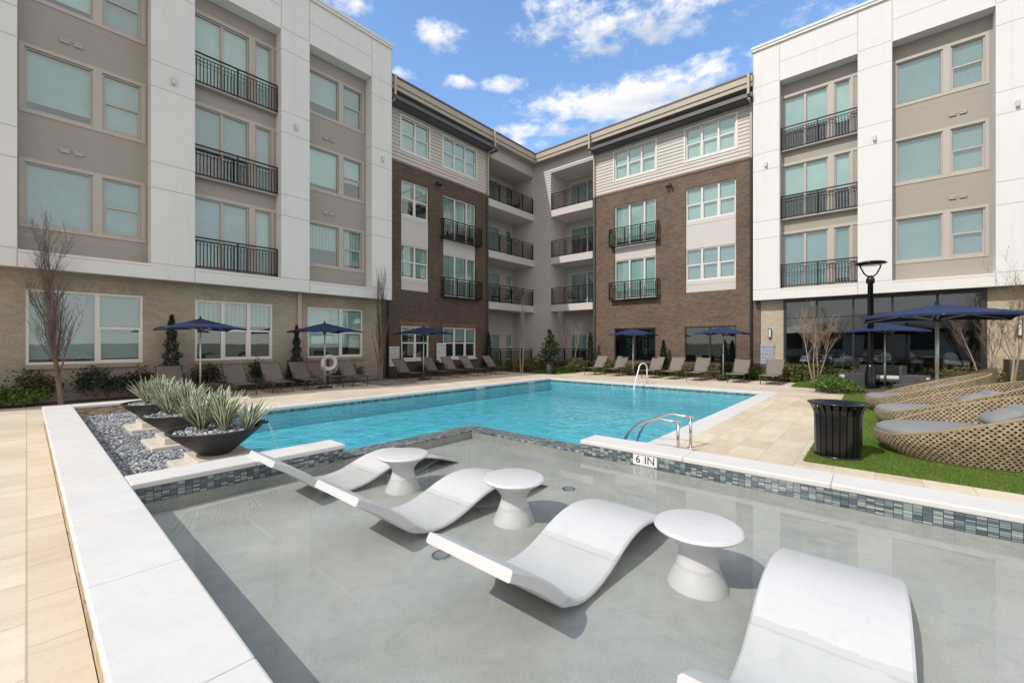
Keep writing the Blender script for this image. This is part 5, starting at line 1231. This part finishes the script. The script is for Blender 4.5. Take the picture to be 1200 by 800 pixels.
for l_, x, y, h, r_, pt in (('tall thin conifer between the first two beige brick windows', 2.95,16.55,2.45,.26,1), ('thin conifer beside the beige downspout, left of the life ring', 6.7,16.6,2.25,.24,0), ('thin conifer at the left edge of the corner balconies', 17.45,16.9,2.2,.28,0), ('thin conifer at the right edge of the corner balconies', 21.4,12.5,2.2,.3,0), ('thin conifer between the two dark ground windows', 21.6,8.3,1.75,.26,0), ('thin conifer before the dark window by the beige pier', 21.5,5.35,1.7,.28,0)):
    conifer(l_, x, y, h, r_, pt, sd); sd += 1
# magnolia in its pot
mg = thing('magnolia', 'broad leaved evergreen in a tall black pot at the inner corner', 'tree', (18.0,12.95,0))
MB().lathe([(0,.70),(.20,.70),(.21,.74),(.23,.74),(.21,0)], n=24).build('pot', 'bowl_black', mg, smooth=True)
rg = np.random.default_rng(77); Vs = []
for k in range(9):
    f_ = k/8; rr = .60*(1-f_)**.8+.10
    Vs.append(leaves(rg, int(320*(1-f_)+60), 0, 0, .80+f_*1.35, rr*.85, rr*.85, .22, .075, clumps=9))
V = np.concatenate(Vs); np_mesh('crown', V, np.arange(len(V)).reshape(-1,4), 'leaf_magnolia', mg); MB().tube([(0,0,.5),(0,0,2.2)], [.035,.01], 6).build('trunk', 'bark', mg)

def bare_tree(label, x, y, h, spread, stems, matn, twigm, seed, upright=.9, start=.25, nb=16, buds=0, dens=1.0, splay=.0, tr=.05, cat='bare tree'):
    rg = random.Random(seed); T = thing('bare_tree', label, 'tree', (x,y,0), rg.uniform(0,6), 'leafless trees round the courtyard')
    tk = MB(); cr = MB(); bud_p = []
    def branch(p, d, L, r_, lev):
        seg = 4 if lev < 2 else 3; pts = [Vector(p)]; dd = Vector(d)
        for q in range(seg):
            dd = (dd+Vector((rg.uniform(-.12,.12), rg.uniform(-.12,.12), .10*upright+.03))).normalized(); pts.append(pts[-1]+dd*L/seg)
        rs = [r_*(1-.75*q/seg) for q in range(seg+1)]
        (tk if lev == 0 else cr).tube(pts, rs, 7 if lev == 0 else (5 if lev == 1 else 3), False)
        if lev >= 2 and buds:
            for q in range(1, seg+1):
                if rg.random() < buds: bud_p.append(tuple(pts[q]))
        if lev >= 3: return
        n_ = int({0: nb, 1: 8, 2: 4}[lev]*dens)
        for i in range(n_):
            f_ = (start+(1-start)*(i+rg.random())/n_) if lev == 0 else rg.uniform(.2, .98)
            q = min(seg-1, int(f_*seg)); pb = pts[q].lerp(pts[q+1], f_*seg-q); a = rg.uniform(0, 6.283)
            side = Vector((math.cos(a), math.sin(a), 0)); axd = (pts[q+1]-pts[q]).normalized()
            open_ = spread*(1.0 if lev else (1.15-.5*f_)); nd = (axd*upright+side*open_*rg.uniform(.6,1.2)+Vector((0,0,.25))).normalized()
            LL = L*({0:.52, 1:.5, 2:.5}[lev])*(1.0-.45*f_ if lev == 0 else 1)*rg.uniform(.7,1.15)
            branch(pb, nd, LL, max(.0032, r_*(1-.75*f_)*.5), lev+1)
    for s_ in range(stems):
        a = 6.283*s_/stems+rg.uniform(-.3,.3); d = Vector((math.cos(a)*splay, math.sin(a)*splay, 1)).normalized()
        branch((.05*math.cos(a)*(stems > 1), .05*math.sin(a)*(stems > 1), 0), d, h*.93*(1 if stems == 1 else rg.uniform(.8,1)), tr, 0)
    tk.build('trunk', matn, T, smooth=True); cr.build('crown', twigm, T)
    if bud_p:
        n_ = len(bud_p); r2 = np.random.default_rng(seed); p = np.array(bud_p)+r2.normal(0,.012,(n_,3)); a = r2.normal(0,.009,(n_,3)); b_ = r2.normal(0,.006,(n_,3))
        V = np.stack([p-a,p+b_,p+a,p-b_],1).reshape(-1,3); np_mesh('buds', V, np.arange(len(V)).reshape(-1,4), 'bud', T)['kind'] = 'stuff'
    return T
bare_tree('tall leafless tree with reddish buds before the leftmost brick window', .58,15.9,3.95,.50,1,'bark','twig_red',11,.85,.12,24,.5,1.0,tr=.06)
bare_tree('narrow leafless tree at the corner of beige and brown brick', 9.6,15.5,4.1,.15,2,'bark','twig_red',12,1.15,.05,14,.0,1.0,splay=.05,tr=.045)
bare_tree('slim pale leafless tree before the left corner balconies', 17.3,14.3,3.9,.14,2,'pale_bark','pale_bark',13,1.15,.3,10,0,.8,splay=.04,tr=.04)
bare_tree('small whitish leafless tree before the right patio railing', 20.6,13.3,3.1,.45,3,'pale_bark','pale_bark',14,.55,.45,6,0,.9,splay=.2,tr=.028)
bare_tree('spreading multi stem leafless tree before the left storefront panes', 19.6,1.72,2.75,.42,4,'pale_bark','pale_bark',15,.42,.42,7,.12,1.0,splay=.30,tr=.03)
bare_tree('multi stem leafless tree before the right edge of the storefront', 20.9,-2.75,2.6,.40,3,'pale_bark','twig_red',16,.5,.42,7,.1,1.0,splay=.25,tr=.028)
bare_tree('wide leafless tree at the right edge reaching over the beige pier', 18.6,-2.95,3.9,.6,2,'pale_bark','twig_red',17,.85,.3,9,.5,.9,splay=.2,tr=.035)

# turf blades on the lawn
def turf(x0, x1, y0, y1, n_, h, name, label):
    p = np.stack([RNG.uniform(x0,x1,n_), RNG.uniform(y0,y1,n_), np.full(n_, .006)], 1); a = RNG.uniform(0,2*np.pi,n_); w_ = .004; dx = np.stack([np.cos(a)*w_, np.sin(a)*w_, np.zeros(n_)], 1)
    tip = p+np.stack([RNG.normal(0,.012,n_), RNG.normal(0,.012,n_), RNG.uniform(.6,1.2,n_)*h], 1); V = np.stack([p-dx, p+dx, tip], 1).reshape(-1,3)
    tag(np_mesh(name, V, np.arange(len(V)).reshape(-1,3), 'turf_blade'), label, 'grass', kind='stuff')
turf(6.885, 9.2, -2.6, .738, 140000, .03, 'grass', 'short bright green grass round the litter bin and daybeds')
turf(9.2, 17.2, -2.8, .72, 60000, .04, 'grass', 'short green grass farther back between the daybeds')
turf(18.4, 20.2, 1.6, 2.32, 14000, .08, 'grass', 'bright grass tuft strip at the spreading bare tree')
turf(18.2, 20.0, 12.5, 14.2, 12000, .10, 'grass', 'green grass at the foot of the corner shrubs')
